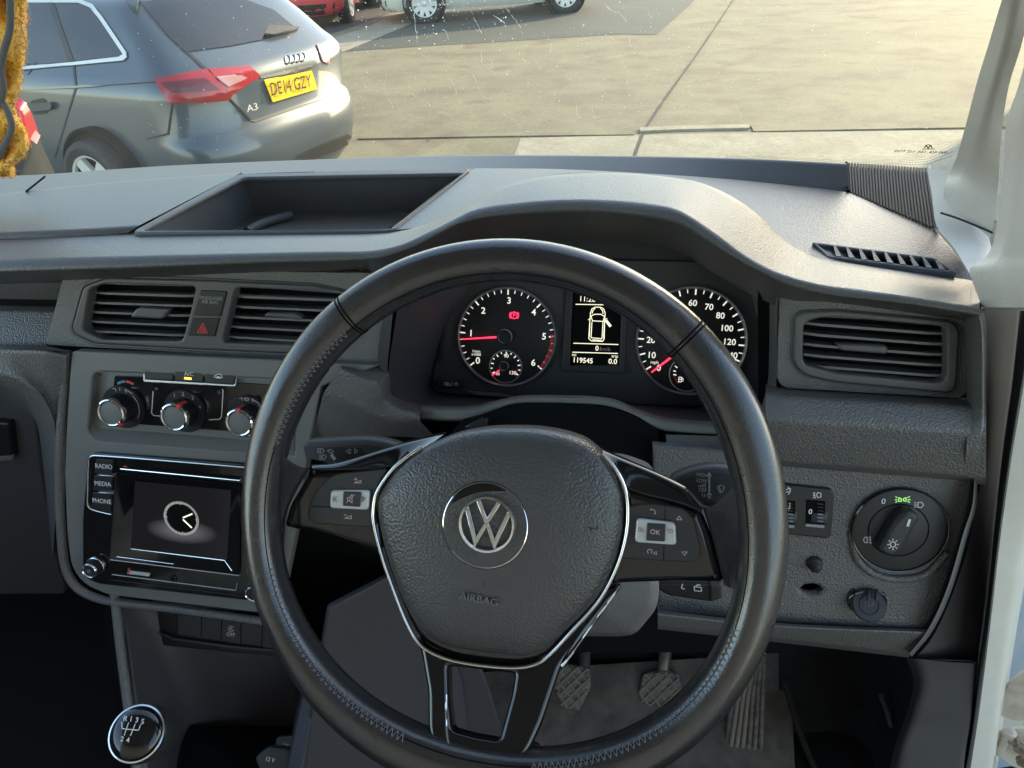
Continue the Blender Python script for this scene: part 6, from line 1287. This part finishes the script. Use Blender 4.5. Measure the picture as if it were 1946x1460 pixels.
# spokes: gloss arms, button pods, lower arm with its opening
SP = PW.off(-.016)
def arm(name, px, lift=0, mat='gloss', dep=.018, bev=.006, r=.004, pl=SP): return prism(name, pl, px, dep, M[mat], sw, lift=lift, bevel=bev, r=r)
arm('spoke', [[(588, 893), (650, 891), (735, 887), (792, 862), (770, 884), (735, 930), (722, 975), (730, 1040), (722, 1052), (620, 1022), (536, 1003), (548, 960)]])
arm('spoke', [[(1150, 880), (1186, 925), (1290, 955), (1334, 972), (1350, 1010), (1374, 1090), (1376, 1110), (1280, 1108), (1180, 1112), (1168, 1116), (1150, 1100), (1180, 1020), (1186, 960), (1172, 915)]])
SL = Plane(0, 0, 1, o=SP.hit(930, 1245)); SL.n = SP.n*math.cos(R(20))+SP.v*math.sin(R(20)); SL.u = SP.u; SL.v = np.cross(SL.n, SL.u)
arm('spoke', [[(790, 1205), (826, 1240), (870, 1254), (960, 1262), (1010, 1258), (1040, 1246), (1090, 1190), (1150, 1110), (1186, 1108), (1150, 1160), (1110, 1210), (1066, 1268), (1052, 1310), (1030, 1376), (1008, 1424), (980, 1462), (920, 1475), (842, 1450), (820, 1420), (812, 1390), (812, 1318), (800, 1245)], [(850, 1266), (978, 1280), (972, 1320), (948, 1408), (900, 1400), (858, 1388), (852, 1330)]], dep=.020, r=[.005, .003], pl=SL, bev=.0035)
tube('chrome_line', [SL.hit(x, y, .0006) for x, y in crom([(848, 1320), (848, 1370), (852, 1410), (862, 1428), (875, 1432)], 6)], .0009, M['mirror'], sw, 6)
tube('chrome_line', [SP.hit(x, y, -.001) for x, y in crom([(1178, 1113), (1140, 1166), (1100, 1224), (1068, 1266)], 6)], .0011, M['chrome'], sw, 6)
tube('spoke_edge', [SL.hit(x, y, -.004) for x, y in [(858, 1390), (858, 1402), (862, 1389), (900, 1402), (945, 1409), (947, 1420), (952, 1406)]], .0012, M['gloss'], sw, 6)
# rim roots where the leather meets the spokes
def wl(P, lift): return resample(crom([PW.hit(x, y, lift) for x, y in P], 6), 30)
def blend(name, rows, mat, n=6):
    A = [wl(P, l) for P, l in rows]; o = []
    q = np.array([crom([a[i] for a in A], n) for i in range(30)]); return grid(name, [q[:, k] for k in range(q.shape[1])], mat, sw, ang=80)
blend('rim_root', [([(1334, 958), (1352, 1018), (1370, 1088), (1376, 1114)], -.030), ([(1336, 962), (1354, 1020), (1371, 1090), (1377, 1113)], -.0165), ([(1352, 962), (1370, 1018), (1384, 1086), (1389, 1118)], -.011), ([(1380, 940), (1394, 1010), (1402, 1082), (1400, 1126)], -.002), ([(1412, 905), (1424, 1010), (1424, 1085), (1412, 1150)], .011)], M['leather'])
blend('rim_root', [([(588, 888), (552, 955), (536, 1004)], -.030), ([(586, 889), (550, 955), (536, 1003)], -.0165), ([(570, 887), (538, 950), (526, 1004)], -.011), ([(548, 874), (520, 945), (514, 1012)], -.002), ([(525, 850), (502, 940), (500, 1030)], .011)], M['leather'])
# upper faces of the side spokes, turned up to the windscreen
def crown(rows):
    A = [resample(crom([PW.hit(x, y, l) for x, y, l in P], 6), 30) for P in rows]; grid('spoke_crown', fillet_cols(A, [.004]*(len(A)-2)), M['gloss'], sw, ang=80)
crown([[(592, 883, -.04), (640, 878, -.042), (760, 843, -.046), (850, 820, -.05)], [(592, 884, -.0175), (640, 879, -.019), (760, 844, -.026), (850, 821, -.031)], [(594, 893, -.0135), (650, 892, -.0135), (735, 887, -.0140), (800, 858, -.0140)], [(594, 896, -.0165), (650, 896, -.0165), (735, 891, -.0165), (804, 864, -.018)]])
crown([[(1100, 828, -.055), (1146, 852, -.052), (1300, 921, -.042), (1337, 956, -.04)], [(1100, 829, -.036), (1146, 854, -.031), (1300, 922, -.0215), (1336, 957, -.0185)], [(1150, 876, -.0140), (1186, 924, -.0140), (1290, 955, -.0135), (1334, 972, -.0135)], [(1152, 884, -.018), (1186, 929, -.0165), (1290, 959, -.0165), (1334, 976, -.0165)]])
arm('hub_plate', [[(787, 858), (744, 895), (716, 936), (709, 975), (711, 1000), (726, 1060), (751, 1131), (773, 1185), (794, 1221), (823, 1242), (870, 1258), (960, 1269), (1006, 1266), (1035, 1253), (1086, 1200), (1140, 1139), (1172, 1078), (1189, 1020), (1193, 965), (1186, 925), (1146, 862), (960, 825)]], -.003, 'gloss', .008, .001, 0)
arm('rim_root', [[(808, 1400), (822, 1440), (860, 1470), (930, 1490), (980, 1470), (1008, 1424), (1030, 1440), (1000, 1500), (880, 1520), (800, 1470)]], -.004, 'leather', .02, .008, .01)
PP = SP.off(.002)
padL = arm('button_pod', [[(584, 985), (586, 960), (602, 930), (628, 905), (640, 900), (738, 890), (718, 925), (713, 965), (716, 1000), (700, 1003), (595, 996)]], .0015, 'dark', .006, .0012, .004)
padR = arm('button_pod', [[(1192, 960), (1246, 957), (1300, 966), (1318, 985), (1333, 1045), (1330, 1062), (1316, 1070), (1246, 1066), (1178, 1062), (1190, 1015)]], .0015, 'dark', .006, .0012, .004)
def rocker(pod, fr_, ct):
    f = prism('rocker_frame', SP, [fr_], .004, M['silver'], pod, lift=.0046, bevel=.0012, r=.003); prism('button', SP, [ct], .004, M['dark'], pod, lift=.0062, bevel=.0008, r=.001); return f
rocker(padL, [(628, 932), (702, 932), (699, 970), (626, 966)], [(652, 935), (685, 936), (683, 964), (651, 962)])
rocker(padR, [(1210, 985), (1284, 994), (1286, 1037), (1206, 1031)], [(1230, 995), (1265, 997), (1264, 1030), (1228, 1028)])
def sy(pod, pl_lines, mat='pink', w=1.2, lift=.0022): return strokes('symbol', SP, pl_lines, w, M[mat], pod, lift)
sy(padL, [[(673, 918), (686, 918), (686, 913), (673, 918)], [(673, 911), (679, 911)], [(676, 908), (676, 914)], [(655, 985), (668, 986), (668, 980), (655, 985)], [(654, 979), (659, 979)]])
strokes('symbol', SP, [[(660, 946), (664, 946), (669, 940), (669, 956), (664, 952), (660, 951), (660, 946)], [(658, 956), (674, 940)]], 1.1, M['pink'], padL, .0066)
strokes('symbol', SP, [[(634, 944), (634, 954)], [(640, 944), (635, 949), (640, 954)], [(688, 944), (693, 949), (688, 954), (688, 944)]], 1.0, M['black'], padL, .0056)
text('lettering', SP, 'OK', 1245, 1012, 9, M['pink'], padR, .0066)
sy(padR, [[(1236, 970), (1238, 968), (1244, 970), (1246, 976), (1243, 977)], [(1286, 988), (1291, 981), (1296, 988), (1286, 988)], [(1296, 1049), (1306, 1049), (1301, 1056), (1296, 1049)], [(1232, 1052), (1230, 1047), (1234, 1044), (1239, 1046), (1238, 1052)], [(1243, 1049), (1243, 1054)], [(1247, 1048), (1247, 1055)]])
strokes('symbol', SP, [[(1213, 1004), (1220, 1004), (1220, 1010), (1213, 1010), (1213, 1004)], [(1216, 1008), (1223, 1008), (1223, 1013)], [(1271, 1007), (1278, 1007), (1278, 1013), (1271, 1013), (1271, 1007)]], 1, M['stack'], padR, .0056)
strokes('divider', SP, [[(1264, 962), (1264, 995)], [(1262, 1037), (1261, 1066)]], 1.0, M['void'], padR, .0019); strokes('divider', SP, [[(590, 962), (627, 964)], [(700, 952), (712, 953)]], 1.0, M['void'], padL, .0019)
# hub body behind the cover joins spokes to the column
lathe('hub_body', PW.pt(-.003, -.004, -.024), -PW.n, [(0, 0), (.058, 0), (.06, .004), (.052, .02), (.04, .05)], M['black'], sw, 48)
# ================================================================ shared groups
for ob in list(COL.objects):
    if ob.parent is None and 'category' in ob.keys():
        g = {'car': 'cars parked in the yard', 'pedal': 'foot pedals', 'air vent': 'dashboard air vents', 'stalk': 'steering column stalks'}.get(ob['category'])
        if g: ob['group'] = g
